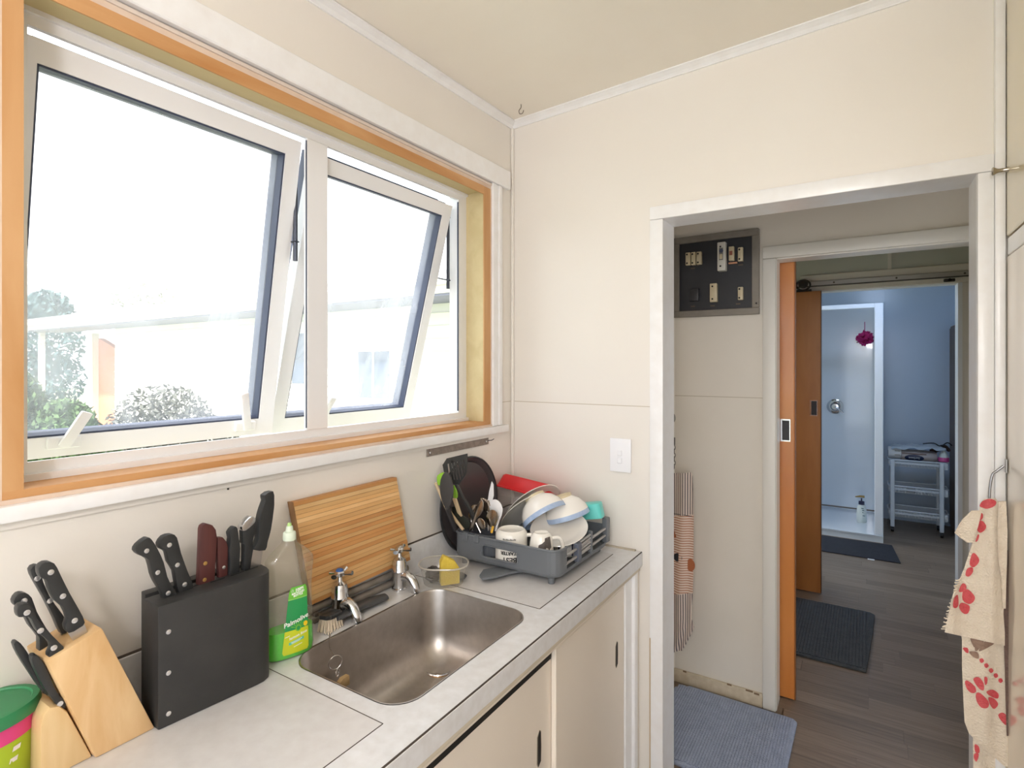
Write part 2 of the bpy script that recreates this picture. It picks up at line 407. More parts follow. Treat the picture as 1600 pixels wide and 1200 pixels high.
lathe('roller', [(.009, 0), (.009, .012)], (1.583, 2.4178, 2.038), (0, -1, 0), DARK, st, n=14)
# ---- sliding doors
def slide_door(name, label, x0, x1, y0, y1, z0, z1, m, pull, edge):
    t = thing(name, label, 'door')
    box('panel', x0, x1, y0, y1, z0, z1, m, t, bevel=.002)
    box('edge_strip', x1, x1 + .004, y0, y1, z0, z1, edge, t)
    a, b, c, d = pull
    pf = boxes('flush_pull', [(a, b, y0 - .003, y0 - .0002, c, c + .006), (a, b, y0 - .003, y0 - .0002, d - .006, d), (a, a + .008, y0 - .003, y0 - .0002, c + .006, d - .006), (b - .004, b, y0 - .003, y0 - .0002, c + .006, d - .006)], CHROME, t)
    box('recess', a + .008, b - .004, y0 - .001, y0 - .0001, c + .006, d - .006, mat('pull_recess', (44, 42, 46), .5), pf)
    return t
slide_door('sliding_door', 'bright orange varnished sliding door at the hall doorway', .13, .884, .995, 1.03, .006, 2.012, DOORA, (.826, .868, 1.176, 1.278), mat('rimu_edge', (150, 92, 44), .4))
d2 = slide_door('sliding_door', 'darker brown sliding door hanging from the far metal track', .15, .905, 2.395, 2.43, .008, 2.02, DOORB, (.842, .886, 1.186, 1.291), mat('rimu_edge2', (96, 62, 34), .4))
tube('roller_wheel', [(.80, 2.415, 2.075 + 0), (.80, 2.421, 2.075)], .03, mat('old_hanger', (70, 66, 62), .4, metal=.8), d2, n=18)
tube('hanger_ring', [(.80 + .042 * math.cos(t), 2.412, 2.066 + .034 * math.sin(t)) for t in [math.pi * 2 * k / 20 for k in range(20)]], .006, mat('old_hanger', (70, 66, 62)), d2, n=8, closed=True)
box('hanger_plate', .76, .85, 2.409, 2.42, 2.0205, 2.036, mat('old_hanger', (70, 66, 62)), d2)

# ---- kitchen window
W1 = sgroup('window_1', 'white aluminium kitchen window with two open awning sashes in bare timber lining')
fx0, fx1 = -.13, -.076
y0, y1, z0, z1 = -1.48, -.192, 1.322, 2.147
# timber lining boards
box('reveal_board', -.139, -.0005, y0 - .025, y0, 1.306, 2.169, GREENP, W1)
box('reveal_board', -.139, -.0005, y1, y1 + .036, 1.306, 2.169, GREENP, W1)
box('reveal_board', -.139, -.0005, y0, y1, z1, 2.169, GREENP, W1)
box('reveal_board', -.139, -.0005, y0, y1, 1.306, z0, ORANGEY, W1)
# bare front edges, smeared with old paint
box('front_edge', 0, .004, y0 - .027, y0, z0, 2.165, ORANGE, W1)
box('front_edge', 0, .004, y1, -.152, 1.322, 2.165, ORANGE, W1)
box('front_edge', 0, .004, y0, y1, 2.137, 2.166, ORANGEY, W1)
box('front_edge', 0, .004, y0 - .027, -.152, 1.309, z0, ORANGEY, W1)
box('paint_smear', 0, .0035, y0 - .2, -.12, 2.166, 2.178, SMEAR, W1)
box('paint_smear', 0, .0075, y0 - .2, -.11, 2.178, 2.186, mat('old_paint_step', (214, 200, 188), .6), W1)
box('paint_smear', 0, .0035, y0 - .06, y0 - .027, 1.30, 2.166, SMEAR, W1)
box('paint_smear', 0, .005, -.152, -.147, 1.30, 2.166, SMEAR, W1)
box('paint_smear', .0, .008, y0 - .3, -.10, 1.3015, 1.309, SMEAR, W1)
box('head_architrave', 0, .020, -2.2, -.038, 2.190, 2.259, WHITE, W1, bevel=.003)
box('side_architrave', 0, .013, -.147, -.113, 1.3016, 2.19, WHITE, W1, bevel=.003)
box('side_architrave', 0, .017, -.113, -.089, 1.3016, 2.19, WHITE, W1, bevel=.006, seg=2)
box('sill_board', 0, .022, -2.2, -.054, 1.275, 1.3014, WHITE, W1, bevel=.004, seg=2)
box('sill_apron', 0, .006, -2.2, -.07, 1.262, 1.275, CREAM, W1)
# aluminium frame
fr = boxes('frame', [(-.0862, fx1, y0, y1, 2.118, z1), (-.13, -.0862, y0, y1, 2.143, z1), (-.0862, fx1, y0, y1, z0, 1.354), (-.13, -.0862, y0, y1, z0, 1.33), (-.0862, fx1, y0, y0 + .028, 1.354, 2.118), (-.0862, fx1, y1 - .045, y1, 1.354, 2.118), (-.13, -.0862, y1 - .03, y1, 1.33, 2.143),
              (fx1, fx1 + .008, y0, y1, 2.138, z1), (fx1, fx1 + .012, y0, y1, z0, 1.334)], ALU, W1)
box('mullion', -.0862, fx1 + .004, -.881, -.814, 1.354, 2.118, ALU, W1, bevel=.002)
box('channel_line', fx1 - .006, fx1 + .0003, -.2385, -.2371, 1.36, 2.11, OUTERB, W1)
box('channel_line', fx1 + .0005, fx1 + .0038, -.8830, -.8812, 1.36, 2.11, OUTERB, W1)  # thin dark blue line down the mullion's left side
GLASS = clear('hazy_window_glass', (235, 240, 248), .05, gloss=.02, film=(5, .10, .36))
def sash(ya, yb, zt, L, ang, handles):
    M = Matrix.Translation(Vector((-.087, 0, zt))) @ Matrix.Rotation(math.radians(ang), 4, 'Y')
    # local: x thickness (0 = room face, negative = outside), z down from 0 to -L
    bm = bmesh.new(); rw = .042
    for b in ((-.034, 0, ya, ya + rw, -L, 0), (-.034, 0, yb - rw, yb, -L, 0), (-.034, 0, ya + rw, yb - rw, -rw, 0), (-.034, 0, ya + rw, yb - rw, -L, -L + rw)):
        add_box(bm, *b, mt=M)
    bmesh.ops.recalc_face_normals(bm, faces=bm.faces)
    me = bpy.data.meshes.new('sash'); bm.to_mesh(me); bm.free(); s = link('sash', me, ALU, W1)
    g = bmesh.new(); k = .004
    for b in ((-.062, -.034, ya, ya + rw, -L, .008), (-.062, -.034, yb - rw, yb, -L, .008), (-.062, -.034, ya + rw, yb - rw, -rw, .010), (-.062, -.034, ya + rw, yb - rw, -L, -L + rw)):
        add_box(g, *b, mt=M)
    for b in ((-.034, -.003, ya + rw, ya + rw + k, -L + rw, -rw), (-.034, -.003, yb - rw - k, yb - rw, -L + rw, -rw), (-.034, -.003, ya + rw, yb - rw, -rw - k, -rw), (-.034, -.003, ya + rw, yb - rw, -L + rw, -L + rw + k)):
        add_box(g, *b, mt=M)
    finish('seal', g, OUTERB, s)
    box('pane', -.030, -.026, ya + rw + k, yb - rw - k, -L + rw + k, -rw - k, GLASS, s, mt=M)
    R = M.to_3x3(); n = R @ Vector((1, 0, 0)); p0 = M.translation
    for (bu, bv), (tu, tv) in handles:
        a = pxp(bu, bv, p0, n); t = pxp(tu, tv, p0 + n * .03, n)
        bmh = bmesh.new()
        zl = (M.inverted() @ a)
        add_box(bmh, .0, .010, zl.y - .028, zl.y + .028, zl.z - .012, zl.z + .012, mt=M)
        h = finish('handle', bmh, ALU, s, bevel=.002)
        d = (t - a - n * .012); side = n.cross(d).normalized() * .010
        c0 = a + n * .010 - d.normalized() * .008
        prism('lever', [c0 - side, c0 + side, t + side, t - side], n * .010, ALU, s, bevel=.003)
    return M
ML = sash(-1.475, -.886, 2.106, .777, 9.5, [((98, 690), (135, 643)), ((381, 665), (380, 614))])
MR = sash(-.842, -.259, 2.091, .791, 15.0, [((500, 648), (520, 621))])
# friction stays
def stay(yf, M, yb_, za, zb):
    p = M @ Vector((-.02, yb_, -.10)); p2 = M @ Vector((-.02, yb_, -.26))
    tube('stay_arm', [(-.11, yf, 2.06), p], .007, STAYM, W1, n=6, flat=.4)
    tube('stay_arm', [(-.11, yf, za), p2], .007, STAYM, W1, n=6, flat=.4)
    tube('stay_track', [(-.118, yf, 1.80), (-.118, yf, 2.10)], .006, STAYM, W1, n=6)
stay(-.246, MR, -.255, 1.83, 0)
stay(-.883, ML, -.882, 1.85, 0)
# ---- windows that light the rooms out of view
def plain_window(name, ax, c, a0, a1, z0, z1, label):
    g = sgroup(name, label); t = .045
    L = []; mid = (a0 + a1) / 2
    def b(p, q, r, s, d0=-.02, d1=.02): return (c + d0, c + d1, p, q, r, s) if ax == 0 else (p, q, c + d0, c + d1, r, s)
    boxes('frame', [b(a0, a1, z0, z0 + t), b(a0, a1, z1 - t, z1), b(a0, a0 + t, z0 + t, z1 - t), b(a1 - t, a1, z0 + t, z1 - t), b(mid - .02, mid + .02, z0 + t, z1 - t)], ALU, g)
    for p, q in ((a0 + t, mid - .02), (mid + .02, a1 - t)): box('pane', *b(p, q, z0 + t, z1 - t, -.003, .003), clear('clear_window_glass', (240, 244, 250), .03, gloss=.03), g)
plain_window('window_2', 0, -.07, 1.15, 2.35, .9, 1.9, 'laundry window')
plain_window('window_3', 0, -.07, 2.58, 3.88, .3, 2.2, 'bathroom window')
plain_window('hall_fill_window', 0, 2.66, .14, .84, .1, 1.9, 'unseen side window added for fill light at the right end of the hall')  # added opening out of view, brightens the hall from the right
plain_window('rear_fill_window', 1, -3.06, .15, 2.45, .15, 2.12, 'unseen wide rear window sized for fill light')  # unseen rear glazing, enlarged to fill the kitchen and hall with light
# ================================================================== KITCHEN BENCH
SX0, SX1, SY0, SY1, SR = .118, .447, -1.078, -.603, .062     # sink opening
BF = .520                                                      # bench front
bench = thing('kitchen_bench', 'pale flecked laminate bench top with dark seams under the window', 'bench top')
def slab_with_hole(name, x0, x1, y0, y1, z0, z1, hole, m, parent):
    bm = bmesh.new(); n = len(hole)
    cx = sum(p.x for p in hole) / n; cy = sum(p.y for p in hole) / n
    def out(p):
        dx, dy = p.x - cx, p.y - cy; t = 1e9
        if dx > 1e-9: t = min(t, (x1 - cx) / dx)
        if dx < -1e-9: t = min(t, (x0 - cx) / dx)
        if dy > 1e-9: t = min(t, (y1 - cy) / dy)
        if dy < -1e-9: t = min(t, (y0 - cy) / dy)
        return (cx + dx * t, cy + dy * t)
    ho = []
    ins = list(hole); outs = [out(p) for p in ins]
    # corner points are added as extra fan triangles
    for z, flip in ((z1, False), (z0, True)):
        I = [bm.verts.new((p.x, p.y, z)) for p in ins]; O = [bm.verts.new((a, b, z)) for a, b in outs]
        for k in range(n):
            j = (k + 1) % n; a, b = outs[k], outs[j]
            vs_ = [I[k], O[k]]
            if abs(a[0] - b[0]) > 1e-4 and abs(a[1] - b[1]) > 1e-4:
                c = [(x, y) for x in (x0, x1) for y in (y0, y1) if (abs(x - a[0]) < 1e-4 or abs(y - a[1]) < 1e-4) and (abs(x - b[0]) < 1e-4 or abs(y - b[1]) < 1e-4)]
                if c: vs_.append(bm.verts.new((c[0][0], c[0][1], z)))
            vs_ += [O[j], I[j]]; bm.faces.new(vs_)
        ho.append((I, O))
    (I1, O1), (I0, O0) = ho
    for k in range(n):
        j = (k + 1) % n; bm.faces.new((I1[k], I1[j], I0[j], I0[k]))
    for (a, b, c, d) in ((x0, x1, y0, y0), (x0, x1, y1, y1)):
        bm.faces.new([bm.verts.new(v) for v in ((a, c, z0), (b, c, z0), (b, c, z1), (a, c, z1))])
    for x in (x0, x1):
        bm.faces.new([bm.verts.new(v) for v in ((x, y0, z0), (x, y1, z0), (x, y1, z1), (x, y0, z1))])
    bmesh.ops.recalc_face_normals(bm, faces=bm.faces)
    me = bpy.data.meshes.new(name); bm.to_mesh(me); bm.free(); return link(name, me, m, parent)
def dense(P, step):
    out = []
    for a_, b_ in zip(P, P[1:] + P[:1]):
        k = max(1, int((b_ - a_).length / step)); out += [a_.lerp(b_, i / k) for i in range(k)]
    return out
slab_with_hole('worktop', .0015, BF, -2.6, -.002, CT - .038, CT, dense(rrect(SX0, SX1, SY0, SY1, SR, 0, 8), .008), LAM, bench)
box('front_edging', BF, BF + .0025, -2.6, -.002, .849, CT - .002, LAM, bench, bevel=.001)
box('edge_seam', BF - .0016, BF + .0008, -2.6, -.002, CT - .0022, CT + .0004, mat('dark_seam', (70, 60, 52), .6), bench)
box('edge_bead', .497, BF + .001, -2.6, -.02, .838, .849, mat('bead_cream', (206, 196, 178), .5), bench, bevel=.003, seg=2)
SEAM = mat('dark_seam', (70, 60, 52))
def seam(x0, x1, y0, y1): box('inlay_seam', x0, x1, y0, y1, CT, CT + .0006, SEAM, bench)
# inlaid boards either side of the sink
box('inlay_board', .02, .442, -2.6, -1.1165, CT, CT + .0004, INLAY, bench)
seam(.02, .443, -1.1165, -1.1147); seam(.442, .4436, -2.6, -1.1165)
box('inlay_board', .02, .446, -.569, -.078, CT, CT + .0004, INLAY, bench)
seam(.02, .447, -.5705, -.5685); seam(.446, .4484, -.5685, -.077)
up_ = thing('splash_strip', 'low flecked laminate upstand along the wall behind the sink', 'splashback')
box('strip', .001, .013, -2.6, -.013, CT, .988, LAM, up_, bevel=.001)
box('top_gap', .001, .009, -2.6, -.013, .988, .9895, SEAM, up_)
box('end_strip', .013, .50, -.012, -.002, CT, CT + .004, mat('sealant', (190, 178, 160), .6), bench)
# ---- cabinet
cab = thing('sink_cabinet', 'cream painted sink cabinet with two sliding doors', 'cabinet')
box('carcass', .03, .468, -2.6, -.12, 0.08, .70, mat('cabinet_inside', (160, 146, 124), .6), cab)
box('plinth', .06, .44, -2.6, -.12, .004, .08, CABC, cab)
box('fascia', .47, .502, -2.6, -.114, .814, .838, CABC, cab)
dr = box('door', .487, .501, -.582, -.116, .09, .813, CABC, cab, bevel=.002)
dl = box('door', .470, .486, -1.42, -.570, .09, .784, CABC, cab, bevel=.002)
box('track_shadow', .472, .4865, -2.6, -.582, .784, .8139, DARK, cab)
def pull(parent, x, y, za, zb):
    P = [(x, y - .004, za), (x, y + .006, za + .008), (x, y + .007, (za + zb) / 2), (x, y + .006, zb - .006), (x, y + .001, zb), (x, y - .007, zb - .012), (x, y - .008, za + .01)]
    prism('finger_pull', P, (.0012, 0, 0), mat('worn_finger_slot', (40, 36, 34), .7), parent)
    prism('finger_pull_edge', [(x - .0001, p[1] * 1.0 + (p[1] - y) * .45, p[2] + (p[2] - (za + zb) / 2) * .04) for p in P], (.0006, 0, 0), mat('chipped_slot_edge', (140, 128, 112), .7), parent)
pull(dr, .5012, -.179, .583, .661); pull(dl, .4862, -.640, .55, .634)
box('corner_post', .44, .505, -.114, -.055, 0, .838, WHITE, cab, bevel=.004)
box('corner_post', .44, .515, -.055, -.022, 0, .838, WHITE, cab, bevel=.006, seg=2)
box('scribe_strip', .30, .51, -.022, -.003, 0, .838, CABC, cab)
# ---- sink
sk = thing('kitchen_sink', 'brushed stainless steel sink bowl set into the bench', 'sink')
def ring(d, z, r): return rrect(SX0 + d, SX1 - d, SY0 + d, SY1 - d, max(r, .004), z, 8)
rings = [ring(.0004, CT + .0012, SR), ring(.003, CT + .0012, SR - .002), ring(.0045, CT - .004, SR - .003), ring(.013, CT - .115, SR - .004), ring(.018, CT - .135, SR - .004), ring(.026, CT - .153, SR - .006), ring(.038, CT - .168, SR - .01), ring(.054, CT - .178, SR - .02), ring(.075, CT - .184, SR - .03), ring(.115, CT - .1875, .03), ring(.15, CT - .190, .012)]
sm_ = loft('bowl', rings, STEEL, sk, cap0=False, cap1=True)
dc = px(686, 1046, 2, CT - .186); dc = Vector((dc.x, dc.y, CT - .1855))
lathe('drain', [(.040, 0), (.040, .003), (.034, .0035), (.030, .0015), (.010, .001), (.001, .001)], dc, (0, 0, 1), BRASS, sk, n=28, cap1=False)
tube('drain_rim', [(dc.x + .037 * math.cos(t), dc.y + .037 * math.sin(t), dc.z + .003) for t in [2 * math.pi * k / 28 for k in range(28)]], .003, CHROME, sk, n=6, closed=True)
box('sink_lip', SX0 - .004, SX0 + .0, SY0 + .06, SY1 - .06, CT, CT + .001, mat('steel_lip', (110, 104, 98), .4, metal=.9), sk)

# ---- taps
def tap(label, u, v, blue, dirx):
    b = px(u, v, 2, CT + .001); b.z = CT
    b.x = .050; b.y = -.878 if blue else -.668
    t = thing('water_tap', label, 'tap', 'pillar taps behind the sink')
    lathe('body', [(.021, 0), (.021, .004), (.0185, .006), (.0185, .02), (.0205, .03), (.0205, .048), (.0220, .05), (.0220, .053), (.0200, .056), (.0200, .072), (.0170, .084), (.0075, .089), (.006, .092), (.0055, .104)], b, (0, 0, 1), CHROME, t, n=24)
    d = Vector(dirx).normalized(); c = b + up * .038
    tube('spout', [c + d * .012, c + d * .026 + up * .002, c + d * .042 - up * .006, c + d * .053 - up * .022, c + d * .056 - up * .036], [.0145, .0138, .0130, .0125, .0125], CHROME, t, n=16, smooth_k=4)
    h = lathe('handle', [(.010, 0), (.013, .002), (.013, .010), (.010, .013)], b + up * .103, (0, 0, 1), CHROME, t, n=18)
    for k in range(4):
        a = .45 + k * math.pi / 2; e = Vector((math.cos(a), math.sin(a), 0))
        tube('cross_arm', [b + up * .110 + e * .010, b + up * .110 + e * .024, b + up * .112 + e * .033], [.0045, .0058, .0075], CHROME, h, n=10, flat=.7)
    lathe('cap', [(.0095, 0), (.0095, .003), (.006, .006), (.001, .0065)], b + up * .1155, (0, 0, 1), mat('blue_cap', (64, 104, 168), .35) if blue else CHROME, h, n=16)
    return b
t1 = tap('chrome tap with a blue cap, above the left of the sink', 528, 950, True, (1, .10, 0))
t2 = tap('plain chrome tap beside the plastic tub', 622, 910, False, (1, .10, 0))
wp = thing('water_pipe', 'dark old water pipes lying behind the taps', 'pipe')
tube('pipe', [(.0225, -.985, CT + .0105), (.0225, -.60, CT + .0105)], .0095, mat('grimy_pipe', (142, 134, 126), .5, metal=.2, var=(30, (110, 102, 94), .6)), wp, n=12)
tube('pipe', [(.0235, -.97, CT + .036), (.0235, -.61, CT + .036)], .009, mat('grimy_pipe', (86, 80, 74)), wp, n=12)
for y in (-.93, -.66): box('clip', .0135, .030, y - .008, y + .008, CT, CT + .027, mat('grimy_pipe', (86, 80, 74)), wp, bevel=.003)

# ---- plug and chain
pc = thing('sink_plug', 'plug on a thin chain hanging over the left of the sink', 'sink plug')
ch = [t1 + Vector((.016, -.016, .012)), px(517, 985, 2, CT + .002), px(515, 1008, 2, CT + .001)]
e0 = Vector((SX0 + .014, px(522, 1030, 0, SX0 + .014).y, 0))
ring_c = px(524, 1035, 0, .150); 
ch += [px(517, 1016, 0, .140), ring_c + up * .015]
tube('chain', ch, .0013, mat('chain_wire', (150, 140, 128), .4, metal=.8), pc, n=6, smooth_k=5)
def ringt(c, r, w, tilt=0):
    return [c + Vector((math.sin(tilt) * r * math.cos(t), math.cos(tilt) * r * math.cos(t), r * math.sin(t))) for t in [2 * math.pi * k / 24 for k in range(24)]]
tube('ring', ringt(ring_c, .0155, .001, .3), .0011, CHROME, pc, n=6, closed=True)
tube('ring', ringt(px(527, 1051, 0, .152), .0075, .001, -.4), .0013, CHROME, pc, n=6, closed=True)
pb = px(534, 1063, 0, .155)
prism('plug', [pb + Vector((0, a, b)) for a, b in ((-.016, .004), (-.006, .010), (.012, .010), (.014, -.012), (-.002, -.012))], (.012, 0, 0), mat('old_rubber_tan', (206, 176, 132), .7, var=(60, (180, 148, 104), .6)), pc, bevel=.002)

# ---- knife making
Z1 = lambda a, b: (a / 2.7273, 760 + b / 2.7273)               # coordinates read off a 440 px close look
def slabpoly(name, pts, x, th, m, parent, k=2, bevel=.003):
    P = [px(*Z1(*p), 0, x) for p in pts]
    if k > 1: P = smoothpts(P, k)
    P = [p - Vector((th / 2, 0, 0)) for p in P]
    return prism(name, P, (th, 0, 0), m, parent, bevel=bevel, seg=2)
RIV = mat('rivet_steel', (222, 222, 224), .25, metal=.8)
def knife(label, x, pts, blade=None, rivets=(), m=BLACKP, rm=RIV, th=.016, group=None, name='kitchen_knife', sharp=False, rr=.0042):
    t = thing(name, label, 'knife', group)
    h = slabpoly('handle', pts, x, th, m, t, k=1 if sharp else 2, bevel=.004)
    if blade: slabpoly('blade', blade, x, .0022, BLADE, t, k=1, bevel=0)
    for u in rivets:
        c = px(*Z1(*u), 0, x + th / 2)
        lathe('rivet', [(rr, -.001), (rr, .0004), (rr * .6, .0009)], c, (1, 0, 0), rm, h, n=14)
    return t
# ---- pale pine knife block
wb = thing('knife_block', 'pale pine slanted knife block at the left of the bench', 'knife block')
def yz(x, *P): return [Vector((x, a, b)) for a, b in P]
prism('body', yz(.034, (-1.336, CT + .0006), (-1.415, 1.101), (-1.487, 1.079), (-1.424, CT + .0006)), (.086, 0, 0), PINE, wb, bevel=.004)
prism('foot', yz(.046, (-1.4245, CT + .0006), (-1.4575, .985), (-1.468, 1.000), (-1.480, 1.004), (-1.489, .995), (-1.492, .98), (-1.492, CT + .0006)), (.066, 0, 0), PINEL, wb, bevel=.005)
knife('large black riveted knife, front upper one in the pine block', .105, [(155, 345), (185, 318), (225, 325), (250, 370), (290, 450), (330, 520), (355, 575), (330, 600), (285, 622), (270, 590), (280, 560), (260, 510), (225, 480), (200, 430), (190, 395), (165, 385)],
      [(285, 618), (354, 574), (380, 640), (395, 690), (350, 715), (318, 668)], [(217, 366), (268, 468), (318, 572)], group='knives in the pine block')
knife('black riveted knife mostly hidden behind the large one in the pine block', .066, [(120, 352), (150, 330), (178, 345), (172, 380), (190, 430), (215, 480), (245, 520), (278, 570), (285, 610), (255, 625), (225, 560), (180, 470), (140, 400)],
      [(255, 622), (284, 606), (310, 660), (285, 680)], [(160, 392), (214, 488)], group='knives in the pine block')
knife('shorter black riveted knife, lower front one in the pine block', .105, [(65, 522), (78, 500), (115, 495), (135, 520), (150, 560), (180, 590), (215, 630), (250, 665), (265, 690), (210, 728), (200, 710), (212, 680), (195, 650), (150, 610), (125, 560), (100, 550), (72, 553)],
      [(212, 724), (262, 692), (300, 770), (255, 800)], [(115, 538), (173, 615), (230, 688)], group='knives in the pine block')
knife('black knife showing only its butt behind the shorter one in the pine block', .068, [(50, 485), (70, 455), (100, 450), (128, 470), (150, 530), (190, 600), (215, 640), (190, 690), (160, 700), (160, 640), (120, 590), (80, 512), (60, 507)],
      [(165, 695), (190, 688), (220, 745), (200, 755)], [(103, 488)], group='knives in the pine block')
sc = thing('kitchen_scissors', 'black handled kitchen scissors in the low front slot of the pine block', 'scissors')
slabpoly('handle', [(130, 718), (150, 713), (175, 740), (200, 790), (225, 850), (250, 890), (275, 910), (262, 955), (235, 925), (215, 900), (180, 850), (150, 790), (130, 745)], .100, .014, BLACKP, sc, bevel=.004)
slabpoly('handle', [(52, 668), (70, 655), (95, 680), (120, 720), (138, 765), (165, 820), (205, 885), (172, 865), (120, 790), (75, 720)], .078, .014, BLACKP, sc, bevel=.004)
lathe('pivot', [(.004, 0), (.004, .002)], px(*Z1(255, 925), 0, .1072), (1, 0, 0), RIV, sc, n=10)

# ---- black knife block
bb = thing('knife_block', 'black stained upright knife block with three steel screws', 'knife block')
def plan(P, z0, z1, name, m, bevel=.002): return prism(name, [Vector((a, b, z0)) for a, b in P], (0, 0, z1 - z0), m, bb, bevel=bevel)
zb, zt = CT + .0008, 1.1085
plan([(.072, -1.3345), (.132, -1.337), (.145, -1.215), (.150, -1.165), (.150, -1.150), (.144, -1.136), (.132, -1.127), (.115, -1.121), (.092, -1.118), (.075, -1.118)], zb, zt, 'front_slab', BLACKB, .003)
plan([(.033, -1.320), (.056, -1.3235), (.062, -1.119), (.048, -1.122), (.040, -1.128), (.036, -1.14)], zb, zt, 'back_slab', BLACKB)
plan([(.056, -1.316), (.072, -1.318), (.075, -1.120), (.062, -1.121)], zb, zt - .006, 'slot_core', mat('slot_dark', (22, 22, 23), .7), 0)
for v in (620, 795, 968):
    c = px(*Z1(718, v), 0, .1345)
    lathe('screw', [(.0042, -.002), (.0042, .0008), (.002, .0015)], c, (1, 0, -.0), RIV, bb, n=14)
for a, b_ in ((.092, -1.30), (.092, -1.262), (.10, -1.215), (.10, -1.175), (.10, -1.145)):
    box('slot_mouth', a - .002, a + .002, b_ - .014, b_ + .014, zt, zt + .0004, mat('slot_dark', (22, 22, 23)), bb)
G2 = 'knives in the black block'
knife('black riveted knife with hooked butt, leftmost in the black block', .096, [(568, 272), (580, 245), (620, 215), (640, 225), (665, 265), (690, 320), (705, 380), (725, 420), (752, 474), (702, 489), (680, 445), (655, 405), (640, 370), (625, 310), (590, 292)], [(704, 484), (748, 472), (770, 540), (730, 555)], [(625, 275), (672, 367), (717, 455)], group=G2)
knife('black riveted knife with rounded butt, second from left in the black block', .092, [(668, 242), (690, 210), (725, 200), (748, 215), (765, 280), (790, 350), (822, 447), (767, 468), (745, 420), (735, 360), (710, 320), (700, 275), (676, 265)], [(770, 464), (818, 446), (835, 500), (795, 520)], [(722, 250), (756, 335), (787, 418)], group=G2)
BR = mat('brass_rivet', (214, 176, 104), .3, metal=.8)
knife('large reddish brown wooden knife handle with brass rivets in the black block', .088, [(848, 180), (852, 165), (868, 154), (900, 163), (914, 182), (919, 215), (913, 320), (908, 424), (838, 444), (843, 320)], None, [(875, 328), (872, 398)], m=ROSE, rm=BR, th=.014, group=G2, sharp=True, rr=.0038)
knife('small reddish brown wooden knife handle with silver rivets in the black block', .086, [(920, 214), (945, 214), (960, 232), (967, 258), (965, 340), (964, 416), (930, 422), (924, 340), (920, 280)], None, [(954, 345), (953, 393)], m=ROSE, th=.012, group=G2, sharp=True, rr=.0034)
knife('short plain black knife handle in the middle of the black block', .088, [(970, 196), (990, 170), (1004, 176), (1010, 220), (1016, 260), (1012, 330), (1011, 394), (975, 404), (968, 380), (973, 320), (968, 270), (975, 218)], None, [], th=.016, group=G2)
k6 = knife('black knife handle with a slanted chrome end cap in the black block', .090, [(1026, 188), (1078, 148), (1079, 190), (1068, 240), (1072, 262), (1064, 310), (1058, 352), (1032, 357), (1034, 300), (1034, 245), (1028, 240)], [(1012, 388), (1034, 356), (1057, 352), (1056, 380)], [], th=.015, group=G2, sharp=True)
slabpoly('end_cap', [(1021, 172), (1035, 150), (1062, 125), (1080, 134), (1079, 150), (1050, 178), (1028, 190)], .090, .017, CHROME, k6, bevel=.003)
knife('tallest black knife with bare blade, rightmost in the black block', .094, [(1118, 36), (1155, 18), (1160, 60), (1158, 95), (1146, 180), (1131, 235), (1121, 270), (1074, 268), (1080, 250), (1092, 222), (1095, 150), (1110, 90), (1121, 60)], [(1070, 268), (1119, 268), (1106, 360), (1056, 374)], [], th=.017, group=G2)

# ---- tub of powder at the left edge
tin = thing('plastic_canister', 'lime and pink canister with a green lid at the left edge', 'canister')
tc_ = Vector((.045, -1.552, CT + .0006))
def ov(r, z, n=40): return [tc_ + Vector((r * .74 * math.cos(2 * math.pi * k / n), r * math.sin(2 * math.pi * k / n), z)) for k in range(n)]
LIME = mat('lime_print', (170, 196, 40), .35); PINK = mat('pink_print', (222, 64, 134), .35); LIDG = mat('green_lid', (48, 132, 84), .4)
loft('body', [ov(.066, 0), ov(.070, .004), ov(.073, .072), ov(.0735, .0721)], LIME, tin)
loft('pink_band', [ov(.0737, .072), ov(.0752, .098)], PINK, tin)
loft('lid', [ov(.0765, .096), ov(.080, .098), ov(.081, .104), ov(.080, .113), ov(.078, .1165), ov(.070, .1170), ov(.068, .1145), ov(.002, .1150)], LIDG, tin)
def canmap(off):
    def f(s, z):
        zz = z; r = .0665 + (zz / .072) * .0065 + off; a = s / r
        return tc_ + Vector((r * .74 * math.cos(a), r * math.sin(a), zz))
    return f
cm = canmap(.0012)
sheet('label_patch', [[cm(s, z) for s in [(-.060 + .070 * i / 12) for i in range(13)]] for z in (.004, .02, .04, .060)], mat('label_white', (238, 234, 236), .5), tin)
for i in range(9): sheet('print_line', [[canmap(.0017)(s, z) for s in [(-.056 + (.056 + .006 * math.sin(i * 2.3)) * k / 8) for k in range(9)]] for z in (.008 + i * .0055, .0092 + i * .0055)], mat('print_grey', (150, 140, 150), .6), tin)
for i in range(3): sheet('print_mark', [[canmap(.0014)(s + z * .25, z) for s in (.020, .026, .032)] for z in (.028 + i * .016 - .004, .028 + i * .016 + .003)], mat('label_white', (238, 234, 236)), tin)
sheet('print_mark', [[canmap(.0014)(s, z) for s in (.022, .029)] for z in (.004, .014)], mat('red_print', (196, 74, 70), .5), tin)

